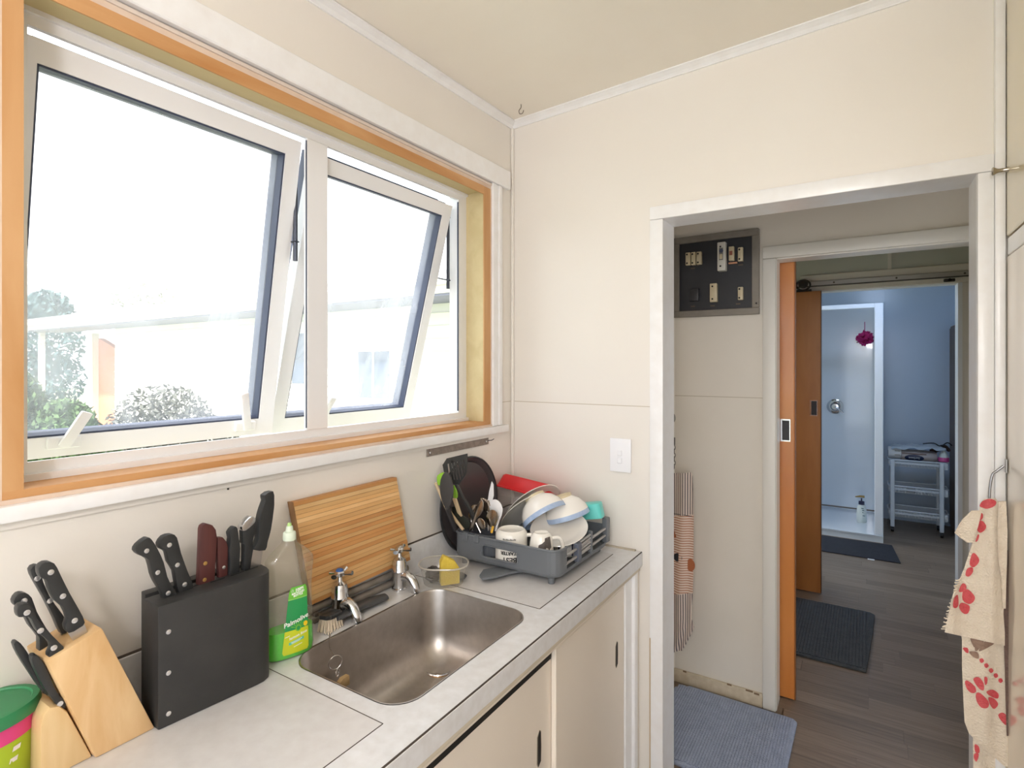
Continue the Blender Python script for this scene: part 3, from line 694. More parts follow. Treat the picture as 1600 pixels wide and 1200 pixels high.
# ---- dish soap bottle
sb = thing('dish_soap_bottle', 'clear dish soap bottle with green label, a little green liquid left', 'bottle')
bw = Vector((.29, .957, 0)).normalized(); bn = Vector((.957, -.29, 0)).normalized()
bc = Vector((.101, -1.0575, CT + .0006))
prof = [(0, .040, .019), (.004, .0445, .0225), (.02, .0465, .0245), (.06, .0450, .0245), (.11, .0425, .0235), (.145, .0418, .023), (.175, .0435, .0235), (.198, .0460, .0240), (.208, .0455, .0235), (.220, .038, .021), (.232, .026, .017), (.240, .017, .0145), (.244, .0135, .0135), (.250, .0130, .0130)]
def bsec(h):
    for (a, wa, ta), (b, wb_, tb) in zip(prof, prof[1:]):
        if a <= h <= b: f = (h - a) / (b - a); f = f * f * (3 - 2 * f); return wa + (wb_ - wa) * f, ta + (tb - ta) * f
    return prof[-1][1:]
def bpt(h, a, off=0, sc_=1.0):
    w_, t_ = bsec(h); w_ *= 1.10; e = 2 / 2.6
    ca, sa = math.cos(a), math.sin(a)
    return bc + bw * ((w_ + off) * sc_ * math.copysign(abs(ca) ** e, ca)) + bn * ((t_ + off) * sc_ * math.copysign(abs(sa) ** e, sa)) + up * h
hs = [0, .002, .004, .01, .02, .04, .06, .085, .11, .13, .145, .16, .175, .19, .198, .204, .208, .214, .220, .226, .232, .236, .240, .244, .250]
NB = 40
loft('bottle_shell', [[bpt(h, 2 * math.pi * k / NB) for k in range(NB)] for h in hs], clear('clear_bottle_plastic', (206, 196, 168), .17, gloss=.05, rough=.12, edge=.7), sb)
liq = mat('green_soap', (84, 224, 62), .25, alpha=.93)
loft('liquid', [[bpt(h, 2 * math.pi * k / NB, -.0016) for k in range(NB)] for h in (.002, .004, .01, .02, .035, .05, .060)], liq, sb)
lathe('cap', [(.0138, 0), (.0138, .006), (.0135, .014), (.0125, .017), (.008, .019), (.0072, .027), (.0062, .030), (.001, .031)], bc + up * .249, (0, 0, 1), mat('pale_cap', (216, 226, 206), .4), sb, n=24)
lathe('nozzle', [(.0045, 0), (.0042, .006), (.001, .0065)], bc + up * .279, (0, 0, 1), mat('lime_nozzle', (186, 224, 140), .4), sb, n=14)
def lmap(off):
    def f(s, h):
        w_, t_ = bsec(h); w_ *= 1.10; ww = w_ + off; x_ = max(-.97, min(.97, s / ww))
        tt = (t_ + off) * (1 - abs(x_) ** 2.6) ** (1 / 2.6)
        return bc + bw * s + bn * tt + up * h
    return f
lf = lmap(.0008)
LG, LY, LL = mat('label_green', (44, 150, 84), .4), mat('label_yellow', (206, 214, 48), .4), mat('label_lime', (112, 194, 66), .4)
def half(h):      # label left/right limits at height h
    f = (h - .012) / (.152 - .012)
    return -.024 + .016 * f, .0335 - .0035 * f
def lab(name, h0, h1, m, wave=0, n=10, off=.0008, k=6):
    rows = []
    f_ = lmap(off)
    for i in range(k + 1):
        h = h0 + (h1 - h0) * i / k; a, b = half(h)
        if h > .140: q = (h - .140) / .013; a += .004 * q * q; b -= .004 * q * q
        if h < .018: q = (.018 - h) / .006; a += .004 * q * q; b -= .003 * q * q
        rows.append([f_(a + (b - a) * j / n, h) for j in range(n + 1)])
    return sheet(name, rows, m, sb)
lab('label', .012, .153, LG, k=18)
lab('label_lower', .0122, .062, LY, off=.0012, k=8)
lab('label_top', .128, .1528, LL, off=.0012, k=6)
lab('label_rim', .1262, .1282, mat('label_pale', (150, 214, 110), .4), off=.0012, k=1)
WP = mat('white_print', (246, 246, 240), .5)
def tx(s, size, s0, h0, m, slope=.10, **kw): text('label_text', s, size, lambda x, y: lmap(.0018)(s0 + x, h0 + y + slope * x), m, sb, **kw)
tx('Palmolive', .0138, .0062, .0805, WP, .22, bold=.0003)
tx('\u267b', .006, -.002, .145, WP); tx('100%', .0085, .013, .146, WP, bold=.0004); tx('RECYCLED', .0056, .010, .1395, WP, bold=.0003); tx('BOTTLE', .0056, .010, .1345, WP, bold=.0003)
tx('lemon lime', .0085, .010, .049, WP, .2, bold=.0002)
def disc(s0, h0, r, m, off=.0015, nm='label_print'):
    f_ = lmap(off); return sheet(nm, [[f_(s0 + r * q * math.cos(t), h0 + r * q * math.sin(t) * 1.15) for t in [2 * math.pi * k / 16 for k in range(17)]] for q in (.02, 1)], m, sb)
for k in range(7):
    t = .25 + k * .42
    sheet('label_ray', [[lmap(.0014)(.010 + q * math.cos(t + e), .064 + q * math.sin(t + e)) for e in (-.07, .07)] for q in (.006, .016)], mat('label_lime', (112, 194, 66)), sb)
disc(.010, .064, .0062, mat('label_lime2', (120, 186, 60), .4)); disc(.010, .064, .004, LG, .0019)
disc(.026, .069, .0048, mat('label_lemon', (244, 206, 40), .4))
lp = lmap(.0016)
sheet('label_strip', [[lp(s, h + .2 * s) for s in (-.010, 0, .010, .022)] for h in (.0335, .0395)], mat('label_teal', (96, 200, 170), .4), sb)
for i, (a, b, h) in enumerate(((-.006, .018, .0375), (-.004, .014, .0352), (.0, .018, .0265), (-.018, -.008, .054))): sheet('print_line', [[lmap(.0021)(s, hh + .2 * s) for s in (a, (a + b) / 2, b)] for hh in (h - .0006, h + .0006)], WP, sb)

# ---- chopping board leaning on the wall, built of glued strips
cbd = thing('chopping_board', 'striped wooden chopping board leaning on the wall behind the taps', 'chopping board')
BL, BRt, TL, TR = px(483, 946, 0, .052), px(638, 874, 0, .052), px(456, 783, 0, .022), px(616, 745, 0, .022)
Zb, Zt = CT + .047, 1.209
BL = Vector((.050, -.962, .952)); BRt = Vector((.050, -.628, .952)); TL = Vector((.024, -1.002, 1.209)); TR = Vector((.024, -.668, 1.209))
BL, BRt = px(484, 944, 0, .023), px(638, 874, 0, .023); TL, TR = px(455, 784, 0, .013), px(616, 745, 0, .013)
cn = (BRt - BL).cross(TL - BL).normalized()
if cn.x < 0: cn = -cn
NS = 24
STR = [mat('board_strip_a', (222, 180, 124), .5, grain=((30, 5, 30), (206, 156, 98)), rnd=.12), mat('board_strip_b', (206, 152, 92), .5, grain=((30, 5, 30), (186, 128, 72)), rnd=.12), mat('board_strip_c', (232, 196, 142), .5, grain=((30, 5, 30), (216, 172, 114)), rnd=.1)]
for i in range(NS):
    f0, f1 = i / NS, (i + .93) / NS
    th = .018 if i % 2 else .0172
    P = [BL.lerp(TL, f0), BRt.lerp(TR, f0), BRt.lerp(TR, f1), BL.lerp(TL, f1)]
    prism('strip', [p - cn * .009 for p in P], cn * th, STR[random.choice((0, 0, 1, 2))], cbd)
prism('core', [BL.lerp(TL, .004) - cn * .006, BRt.lerp(TR, .004) - cn * .006, TR - (TR - BRt) * .004 - cn * .006, TL - (TL - BL) * .004 - cn * .006], cn * .013, mat('board_glue', (112, 70, 36), .7), cbd)
prism('end_strip', [BL.lerp(BRt, -.012) - cn * .0088, BL - cn * .0088, TL - cn * .0088, TL.lerp(TR, -.012) - cn * .0088], cn * .017, mat('board_end', (116, 84, 56), .6, grain=((30, 30, 10), (150, 112, 74))), cbd)

# ---- dish brush on the bench
db = thing('dish_brush', 'black handled dish brush with cream bristles lying behind the sink', 'brush')
hz = CT + .014
hp = [px(603, 932, 2, hz), px(580, 940, 2, hz), px(557, 950, 2, hz + .004), px(538, 961, 2, hz + .008), px(524, 966, 2, hz + .012)]
tube('handle', hp, [.016, .021, .018, .013, .013], mat('charcoal_handle', (66, 67, 69), .5), db, n=12, smooth_k=4, flat=.45)
hc = px(516, 964, 2, hz + .016); hd = (hp[-1] - hp[1]).normalized()
prism('head', [hc + hd * a + hd.cross(up) * b for a, b in ((-.028, -.013), (.010, -.017), (.024, -.010), (.026, .010), (.010, .017), (-.028, .013))], (0, 0, .010), BLACKP, db, bevel=.003)
bm = bmesh.new()
for i in range(11):
    for j in range(7):
        a_, b_ = -.022 + i * .0043, -.012 + j * .004
        p = hc + hd * a_ + hd.cross(up) * b_; q = p + hd * (a_ * .25 + random.uniform(-.002, .002)) + hd.cross(up) * (b_ * .45 + random.uniform(-.002, .002)) - up * (p.z - CT - .002)
        if q.z > p.z: continue
        m_ = frame_mt(p, q - p); L_ = (q - p).length
        add_box(bm, -.0009, .0009, -.0009, .0009, 0, L_, mt=m_)
o = finish('bristles', bm, mat('cream_bristle', (224, 208, 184), .8), db); o['kind'] = 'stuff'

# ---- clear tub with sponge and scourer
tb = thing('plastic_tub', 'clear plastic tub holding a sponge beside the sink', 'tub')
tcn = Vector((.128, -.568, CT + .0006)); ta = math.radians(32)
tbx = Vector((math.cos(ta), math.sin(ta), 0)); tby = Vector((-math.sin(ta), math.cos(ta), 0))
def tub(hx, hy, z, r=.03):
    return [tcn + tbx * p.x + tby * p.y + up * z for p in rrect(-hx, hx, -hy, hy, min(hx, hy) * .85, 0, 7)]
TUBM = clear('cloudy_tub_plastic', (228, 224, 216), .24, gloss=.06, rough=.25)
loft('shell', [tub(.052, .040, 0), tub(.056, .044, .003), tub(.066, .053, .050), tub(.071, .058, .054), tub(.071, .058, .0585)], TUBM, tb, cap1=False)
tube('rim', [p for p in tub(.070, .057, .057)], .0024, clear('cloudy_rim', (236, 232, 224), .75, gloss=.08, rough=.25), tb, n=6, closed=True)
# sponge: worn wedge standing in the tub
sp = [(Vector((a, b, c))) for a, b, c in ((0, -.025, 0), (0, .030, 0), (0, .031, .042), (0, .016, .066), (0, -.016, .084), (0, -.025, .066))]
spn = thing('sponge', 'yellow sponge standing in the clear tub', 'sponge')
sm4 = frame_mt(tcn + tbx * .012 + tby * -.006 + up * .004, up, Vector((.72, -.55, 0)).normalized())
prism('foam', [sm4 @ p for p in sp], (sm4.to_3x3() @ Vector((.024, 0, 0))), mat('yellow_foam', (226, 200, 84), .95, var=(50, (212, 182, 66), .6), bump=(260, .5)), spn, bevel=.004)
scr = thing('scourer', 'dark steel wool scourer in the clear tub', 'scourer')
sc0 = tcn + tbx * -.030 + tby * -.004 + up * .026
for j in range(7):
    P = []
    for i in range(70):
        a_ = i * .9 + j; b_ = i * .37 + j * 1.7; r_ = .021 + .003 * math.sin(i * 1.7 + j)
        P.append(sc0 + Vector((r_ * math.cos(a_) * math.sin(b_), r_ * math.sin(a_) * math.sin(b_), r_ * .95 * math.cos(b_))))
    tube('wire_coil', P, .0012, mat('scourer_steel', (110, 106, 104), .35, metal=.9), scr, n=4)
lathe('core', [(.002, -.018), (.014, -.013), (.018, 0), (.014, .013), (.002, .018)], sc0, (0, 0, 1), mat('scourer_dark', (40, 38, 38), .8), scr, n=14)
# folded dark cloth lying in the tub's bottom
lathe('steel_pad', [(.003, 0), (.024, .002), (.028, .008), (.02, .014), (.003, .016)], tcn + tbx * .038 + tby * .018 + up * .004, (0, 0, 1), mat('grey_pad', (96, 98, 102), .8, bump=(200, .6)), n=18, sx=1, sy=.8)
tag(bpy.data.objects['steel_pad'], 'grey scouring pad behind the sponge in the tub', 'scouring pad')

# ---- metal knife strip under the sill
ks = thing('metal_strip', 'speckled metal knife strip screwed to the wall under the sill', 'knife strip')
box('bar', .0005, .006, -.498, -.166, 1.2385, 1.2615, mat('speckled_metal', (150, 138, 128), .45, metal=.5, var=(70, (112, 100, 92), .6)), ks, bevel=.001)
for y in (-.488, -.182): lathe('screw', [(.0035, 0), (.003, .0015)], (.006, y, 1.250), (1, 0, 0), RIV, ks, n=10)
tube('hook', [(.004, -.172, 1.252), (.018, -.165, 1.253), (.024, -.158, 1.258)], .0015, STAYM, ks, n=6)
# nails in the wall
for i, (u, v) in enumerate(((356, 764),)):
    p = px(u, v, 0, .0); tag(lathe('wall_nail', [(.002, -.001), (.002, .002)], p, (1, 0, 0), DARK, n=8), 'small dark nail head in the wall below the sill', 'nail')

# ---- light switch
ls = thing('light_switch', 'white wall switch plate with two rockers beside the doorway', 'light switch')
box('plate', .408, .484, -.009, -.0005, 1.157, 1.272, mat('switch_white', (238, 238, 242), .3), ls, bevel=.003, seg=2)
for z in (1.222, 1.196): 
    box('rocker', .435, .453, -.0125, -.009, z - .009, z + .010, mat('switch_white', (238, 238, 242)), ls, bevel=.002)
# ---- ceiling hook
hk = min((px(814, 163, 1, -.02 - .002 * i) for i in range(150)), key=lambda p: abs(p.z - cz(p.x, p.y) - .021))
hkp = [hk, hk - up * .012, hk + Vector((-.008, 0, -.02)), hk + Vector((-.006, 0, -.032)), hk + Vector((.006, 0, -.034)), hk + Vector((.011, 0, -.024))]
tag(tube('ceiling_hook', hkp, .0013, mat('hook_brown', (96, 80, 60), .5, metal=.5), n=6, smooth_k=4), 'small wire hook screwed into the ceiling corner', 'hook')
# ================================================================== DISH RACK AND DISHES
rk = thing('dish_rack', 'grey plastic dish rack with slatted side on the bench end', 'dish rack')
RX0, RX1, RY0, RY1, RZ0, RZ1 = .050, .424, -.428, -.052, .916, .995
# tray: rounded pan with high front wall
def rr(d, z, r=.035): return rrect(RX0 + d, RX1 - d, RY0 + d, RY1 - d, r, z, 6)
loft('tray', [rr(.006, RZ0), rr(.001, RZ0 + .006), rr(0, RZ0 + .016), rr(.004, RZ0 + .016), rr(.007, RZ0 + .008), rr(.02, RZ0 + .006)], GREY, rk)
# front wall with hand slot and rounded right corner
def wallpts(z): 
    P = [Vector((RX0, RY0 + .10, z)), Vector((RX0, RY0 + .03, z))]
    for a in (200, 225, 250): P.append(Vector((RX0 + .03 + .03 * math.cos(math.radians(a)), RY0 + .03 + .03 * math.sin(math.radians(a)), z)))
    P += [Vector((RX0 + .03, RY0, z)), Vector((.166, RY0, z)), Vector((.289, RY0, z)), Vector((RX1 - .035, RY0, z))]
    for a in (292, 315, 338): P.append(Vector((RX1 - .035 + .035 * math.cos(math.radians(a)), RY0 + .035 + .035 * math.sin(math.radians(a)), z)))
    P += [Vector((RX1, RY0 + .035, z)), Vector((RX1, RY0 + .06, z))]
    return P
zs = [RZ0 + .010, .9395, .972, RZ1]
def wall_mesh():
    bm = bmesh.new(); V = [[bm.verts.new(p) for p in wallpts(z)] for z in zs]
    for i in range(3):
        for k in range(len(V[0]) - 1):
            if i == 1 and k == 6: continue
            bm.faces.new((V[i][k], V[i][k + 1], V[i + 1][k + 1], V[i + 1][k]))
    bmesh.ops.recalc_face_normals(bm, faces=bm.faces)
    bmesh.ops.solidify(bm, geom=bm.faces[:], thickness=.004)
    return finish('front_wall', bm, GREY, rk)
wall_mesh()
tube('top_rim', wallpts(RZ1), .0035, GREY, rk, n=8)
# slot frame
tube('hand_slot_rim', smoothpts([Vector((x, RY0 - .001, z)) for x, z in ((.162, .955), (.170, .974), (.228, .974), (.289, .972), (.293, .955), (.286, .939), (.228, .938), (.168, .939))], 3), .0024, GREY, rk, n=6, closed=True)
# right side: posts and rails
box('side_post', RX1 - .012, RX1 + .004, -.300, -.276, .93, .985, mat('rack_blue_grey', (92, 97, 110), .45), rk, bevel=.002)
box('side_post', RX1 - .010, RX1 + .003, -.205, -.193, .93, 1.000, GREY, rk, bevel=.002)
box('side_post', RX1 - .014, RX1 + .004, -.082, -.056, .93, 1.012, GREY, rk, bevel=.002)
LG_ = mat('rack_rod', (176, 172, 170), .35, metal=.5)
for z in (.945, .968):
    tube('side_rail', [(RX1 - .004, RY0 + .05, z), (RX1 - .004, -.19, z + .003)], .0042, LG_, rk, n=8)
    tube('side_rail', [(RX1 - .004, -.19, z + .006), (RX1 - .004, -.06, z + .010)], .0042, LG_, rk, n=8)
for z in (.952, .962, .975, .985): tube('side_rail', [(RX1 - .002, -.276, z), (RX1 - .002, -.2, z + .004)], .0036, LG_, rk, n=8)
box('back_wall', RX0 + .02, RX1 - .01, RY1 - .006, RY1 - .002, .925, .985, GREY, rk)
for i in range(6): tube('plate_prong', [(.16 + .04 * i, -.10, .925), (.16 + .04 * i, -.10, .972), (.16 + .04 * i, -.13, .985), (.16 + .04 * i, -.26, .972), (.16 + .04 * i, -.26, .925)], .0024, GREY, rk, n=6)
# feet
for x, y in ((.392, -.405), (.392, -.075), (.08, -.405), (.08, -.075)): lathe('foot', [(.009, 0), (.0105, .03)], (x, y, CT + .0006), (0, 0, 1), GREY, rk, n=14)
# drain spout paddle under the tray
sp_ = [px(u, v, 2, CT + .012) for u, v in ((749, 902), (755, 893), (775, 889), (800, 887), (828, 888), (828, 893), (800, 897), (770, 905), (753, 907))]
prism('drain_spout', sp_, (0, 0, .007), GREY, rk, bevel=.002)
# cutlery caddy
CX0, CX1, CY0, CY1 = .056, .200, -.420, -.348
def cd(d, z): return rrect(CX0 + d, CX1 - d, CY0 + d, CY1 - d, .026, z, 5)
loft('cutlery_caddy', [cd(.003, RZ0 + .018), cd(0, .94), cd(0, 1.000), cd(.003, 1.000), cd(.003, .94), cd(.006, RZ0 + .022)], mat('rack_blue_grey2', (84, 88, 95), .45), rk)
for x in (.092, .135): box('caddy_clip', x, x + .018, RY0 - .006, RY0 + .004, .976, 1.001, GREY, rk, bevel=.002)

ZC = lambda a, b: (670 + a / 7.5, 700 + b / 7.5)       # close look at the caddy
def cut(pts, y, th, m, parent, name, k=2, bevel=.0015):
    P = [px(*ZC(*p), 1, y) for p in pts]
    if k > 1: P = smoothpts(P, k)
    return prism(name, P, (0, th, 0), m, parent, bevel=bevel)
# round black tray leaning on the wall behind the rack
tr = thing('oven_tray', 'round black non-stick tray leaning on the wall behind the rack', 'tray')
trc = Vector((.022, -.313, CT + .1615)); tn = Vector((1, -.0, .045)).normalized()
TRM = mat('nonstick_black', (58, 55, 57), .38, var=(5, (72, 66, 67), .6))
lathe('pan', [(.003, 0), (.138, 0), (.150, .012), (.158, .014), (.159, .010), (.151, .006), (.140, -.004), (.003, -.004)], trc, tn, TRM, tr, n=56)
tube('rim', [trc + tn * .0125 + Vector((0, 1, 0)) * (.156 * math.cos(t)) + tn.cross(Vector((0, 1, 0))) * (.156 * math.sin(t)) for t in [2 * math.pi * k / 56 for k in range(56)]], .0035, mat('tray_rim', (44, 44, 46), .35), tr, n=6, closed=True)
# slotted turner
TU = mat('black_nylon', (48, 48, 47), .5)
tu = thing('slotted_turner', 'black slotted turner standing tallest in the cutlery caddy', 'turner')
yt = -.468
outer = [(160, 200), (165, 160), (200, 125), (370, 68), (420, 60), (445, 85), (452, 240), (430, 320), (380, 380), (350, 430), (300, 425), (260, 400), (215, 330), (175, 300)]
bm = bmesh.new()
def P_(a, b, y=yt): return px(*ZC(a, b), 1, y)
slots = [((215, 175), (262, 370)), ((248, 160), (300, 372)), ((282, 140), (335, 372)), ((318, 125), (372, 372)), ((360, 118), (398, 340)), ((402, 150), (418, 290))]
# ribs between slots + border
edges_top = lambda a: 60 + (420 - a) * .27 if a < 420 else 62
xs = [165, 205, 240, 274, 310, 350, 392, 440]
for i in range(len(xs)):
    t0 = P_(xs[i], 135 if i else 170); b0 = P_(xs[i] + (50 if i < 6 else -2), 375)
strip = []
def quad(a, b, c, d): prism('blade_rib', [P_(*a), P_(*b), P_(*c), P_(*d)], (0, .003, 0), TU, tu)
quad((160, 200), (210, 122), (448, 65), (452, 130)); 
quad((160, 195), (212, 165), (225, 330), (180, 300))
for (a, b), (c, d) in zip(slots, slots[1:]):
    quad((a[0] + 10, 140), (c[0] - 3, 120), (d[0] - 6, d[1] + 8), (b[0] + 10, b[1] + 8))
quad((412, 130), (452, 120), (440, 300), (424, 300))
quad((205, 320), (262, 366), (385, 366), (435, 300)) if False else None
prism('blade_base', [P_(*p) for p in ((185, 300), (225, 325), (268, 368), (375, 370), (402, 335), (424, 285), (440, 270), (430, 320), (385, 380), (352, 432), (300, 428), (258, 400))], (0, .003, 0), TU, tu)
tube('handle', [P_(322, 425), P_(400, 580, -.445), P_(470, 690, -.425), P_(520, 800, -.405), P_(560, 960, -.385)], [.006, .0055, .0065, .0075, .008], TU, tu, n=10)
# black spoon
so_ = thing('serving_spoon', 'black nylon serving spoon on the left of the cutlery caddy', 'spoon')
cut([(175, 290), (210, 292), (245, 330), (270, 420), (278, 520), (262, 620), (240, 680), (200, 700), (165, 660), (140, 580), (125, 480), (135, 370)], -.505, .007, mat('charcoal_nylon', (62, 60, 60), .6), so_, 'bowl', bevel=.003)
tube('handle', [px(*ZC(215, 690), 1, -.502), px(*ZC(245, 780), 1, -.47), px(*ZC(310, 960), 1, -.412)], [.008, .008, .008], mat('charcoal_nylon', (62, 60, 60)), so_, n=10)
# green silicone spatulas with wooden handles
GRN = mat('green_silicone', (150, 205, 60), .5); BEE = mat('beech_handle', (226, 200, 162), .6)
gs = thing('silicone_spatula', 'lime green spatula behind the black spoon', 'spatula')
cut([(92, 370), (100, 320), (155, 288), (185, 300), (180, 380), (130, 440), (105, 430)], -.490, .006, GRN, gs, 'head')
tube('handle', [px(*ZC(80, 410), 1, -.487), px(*ZC(160, 600), 1, -.465), px(*ZC(230, 770), 1, -.44), px(*ZC(300, 950), 1, -.41)], .0045, BEE, gs, n=8)
gs = thing('silicone_brush', 'lime green pastry brush with a pale wooden handle in the caddy', 'brush')
cut([(275, 445), (300, 450), (325, 540), (322, 590), (290, 580), (272, 520)], -.452, .007, GRN, gs, 'head')
prism('handle', [px(*ZC(*p), 1, -.452 + (p[1] - 580) * .00016) for p in ((272, 590), (312, 580), (385, 800), (372, 808), (330, 760))], (0, .006, 0), BEE, gs, bevel=.002)
ws = thing('wooden_spoon', 'thin wooden spoon handle slanting at the left of the caddy', 'spoon')
tube('handle', [px(*ZC(232, 712), 1, -.406), px(*ZC(320, 850), 1, -.404), px(*ZC(405, 960), 1, -.402)], [.003, .005, .005], BEE, ws, n=8)
dk = thing('dark_spatula', 'dark green spatula leaning low in the caddy', 'spatula')
cut([(255, 700), (300, 690), (380, 780), (470, 850), (480, 930), (420, 955), (370, 880), (300, 780)], -.396, .005, mat('dark_green_nylon', (48, 50, 42), .5), dk, 'blade')
# cutlery
SPM = mat('cutlery_steel', (190, 180, 170), .2, metal=1)
def spoon(label, pts, y, hpts, m=SPM, cat='spoon', name='table_spoon'):
    t = thing(name, label, cat, 'cutlery in the caddy')
    cut(pts, y, .004, m, t, 'bowl', bevel=.0018)
    tube('handle', [px(*ZC(*p), 1, y + .002) for p in hpts], .003, m, t, n=8, flat=.6)
    return t
spoon('round silver spoon at the left of the cutlery bunch', [(460, 760), (475, 700), (520, 665), (560, 675), (560, 740), (520, 820), (490, 850), (465, 810)], -.392, [(500, 845), (520, 970)])
spoon('narrow silver fork-shaped spoon in the middle of the cutlery bunch', [(545, 720), (580, 640), (610, 605), (635, 640), (630, 720), (600, 790), (560, 830), (510, 960), (470, 965), (505, 850)], -.408, [(505, 900), (480, 985)])
spoon('upright silver spoon behind the bunch', [(600, 590), (640, 600), (690, 650), (710, 720), (690, 750), (640, 740), (615, 680)], -.386, [(690, 740), (700, 970)])
spoon('large silver spoon at the right of the cutlery bunch', [(670, 800), (700, 740), (750, 725), (790, 750), (808, 810), (790, 880), (740, 930), (690, 900), (672, 850)], -.398, [(740, 920), (735, 1000)])
spoon('small bright silver teaspoon low in front of the bunch', [(565, 860), (590, 818), (640, 850), (658, 900), (650, 960), (610, 940)], -.412, [(555, 875), (610, 990)])
fk = thing('dinner_fork', 'dark tined fork behind the white knife in the caddy', 'fork', 'cutlery in the caddy')
for k in range(4): tube('tine', [px(*ZC(640 + 22 * k, 590 + 8 * k), 1, -.38), px(*ZC(672 + 16 * k, 660 + 6 * k), 1, -.38)], .0016, SPM, fk, n=6)
tube('handle', [px(*ZC(700, 668), 1, -.38), px(*ZC(715, 970), 1, -.38)], .003, SPM, fk, n=8)
WPL = mat('white_plastic', (232, 230, 230), .4)
pk = thing('plastic_knife', 'white plastic knife pointing up in the caddy', 'knife', 'cutlery in the caddy')
cut([(735, 390), (755, 430), (758, 560), (735, 640), (690, 610), (705, 510)], -.375, .003, WPL, pk, 'blade', k=1, bevel=.0008)
tube('handle', [px(*ZC(722, 620), 1, -.374), px(*ZC(735, 970), 1, -.374)], .004, WPL, pk, n=8)
ps = thing('plastic_spoon', 'white plastic spoon at the right of the caddy', 'spoon', 'cutlery in the caddy')
cut([(705, 690), (730, 620), (780, 605), (830, 640), (860, 710), (850, 790), (815, 860), (790, 780), (740, 720)], -.380, .004, WPL, ps, 'bowl')
tube('handle', [px(*ZC(820, 840), 1, -.378), px(*ZC(780, 970), 1, -.378)], .0035, WPL, ps, n=8)
yk = thing('peeler', 'small yellow handled peeler low at the right of the caddy', 'peeler', 'cutlery in the caddy')
tube('handle', [px(*ZC(752, 920), 1, -.408), px(*ZC(735, 990), 1, -.408)], .004, mat('yellow_plastic', (222, 172, 60), .45), yk, n=8)

# mugs, upside down
def mug(label, u, y, r0, r1, h, m, handle, zb=.926):
    c = px(u, 860, 1, y); c.z = zb
    t = thing('mug', label, 'mug', 'mugs upside down in the rack')
    lathe('cup', [(r1 - .004, .004), (r1 - .003, 0), (r1, .001), (r1, .006), (r0 + (r1 - r0) * .3, h * .7), (r0, h - .010), (r0 - .006, h - .002), (r0 - .010, h), (r0 - .014, h - .003), (.002, h - .0035)], c, (0, 0, 1), m, t, n=40, cap0=False)
    d = Vector(handle).normalized()
    tube('handle', [c + d * (r0 - .004) + up * (h * .80), c + d * (r1 + .014) + up * (h * .80), c + d * (r1 + .024) + up * (h * .5), c + d * (r1 + .014) + up * (h * .2), c + d * (r1 - .004) + up * (h * .18)], .006, m, t, n=10, smooth_k=4)
    return t, c
MW = mat('mug_white', (238, 234, 226), .15, coat=.3)
m1, c1 = mug('white mug with black lettering, upside down behind the hand slot', 799, -.372, .0485, .0505, .094, MW, (.9, .42, 0))
dm = (Vector((CAM.x, CAM.y, 0)) - Vector((c1.x, c1.y, 0))).normalized(); a0 = math.atan2(dm.y, dm.x)
def mugmap(c, r, a00, off=.0008):
    return lambda s, z: c + Vector(((r + off) * math.cos(a00 + s / r), (r + off) * math.sin(a00 + s / r), z))
mm = mugmap(c1, .0503, a0 - .12)
BP = mat('black_print', (36, 34, 34), .5)
for s, size, z in (('BEST', .0215, .014), ('STARTER', .0135, .034), ('EVER', .019, .055)):
    text('mug_lettering', s, size, lambda x, y, z=z: mm(-x, z - y), BP, m1, bold=.0006)
for i in range(11): sheet('mug_lettering', [[mm(-.02 + i * .0037 + e, zz) for e in (0, .0022)] for zz in (.072, .0775 - (i % 3) * .001)], BP, m1)
m2, c2 = mug('white tapered mug with a dark cow-like patch, upside down at the rack corner', 846, -.375, .031, .0415, .101, MW, (.75, .66, 0))
a2 = math.atan2(CAM.y - c2.y, CAM.x - c2.x)
def mug2(s, z, off=.0009):
    r = .0415 - (.0105) * max(0, min(1, (z - .006) / .085)) + off; a = a2 + .25 + s / .037
    return c2 + Vector((r * math.cos(a), r * math.sin(a), z))
blot = [(-.024, .030), (-.021, .048), (-.012, .052), (-.004, .058), (-.003, .066), (.016, .068), (.018, .040), (.010, .034), (-.004, .038), (-.014, .040), (-.018, .034), (-.019, .024)]
blot = [(a_ * 1.15 + .006, b_ * 1.1 + .020) for a_, b_ in blot]; cx_, cy_ = .009, .074
sheet('mug_patch', [[mug2(cx_ + (s - cx_) * q, cy_ + (z - cy_) * q) for s, z in blot + blot[:1]] for q in (.02, .35, .7, 1)], mat('grey_print', (92, 84, 80), .4), m2)
# plates
def plate(label, c, n_, r, m=CERAM, name='plate'):
    t = thing(name, label, 'plate', 'plates in the rack')
    lathe('dish', [(.003, .006), (r * .62, .006), (r * .70, .009), (r * .98, .019), (r, .021), (r * .985, .0225), (r * .70, .0125), (r * .60, .0098), (.003, .0095)], c, n_, m, t, n=48)
    return t
GP = mat('grey_white_glaze', (218, 214, 206), .15, coat=.3)
plate('white dinner plate standing on edge at the back of the rack', Vector((.166, -.150, 1.046)), Vector((.74, -.26, -.62)), .112)
pl2 = plate('grey rimmed plate standing on edge in front of the white one', Vector((.182, -.205, 1.038)), Vector((.72, -.28, -.64)), .104, GP)
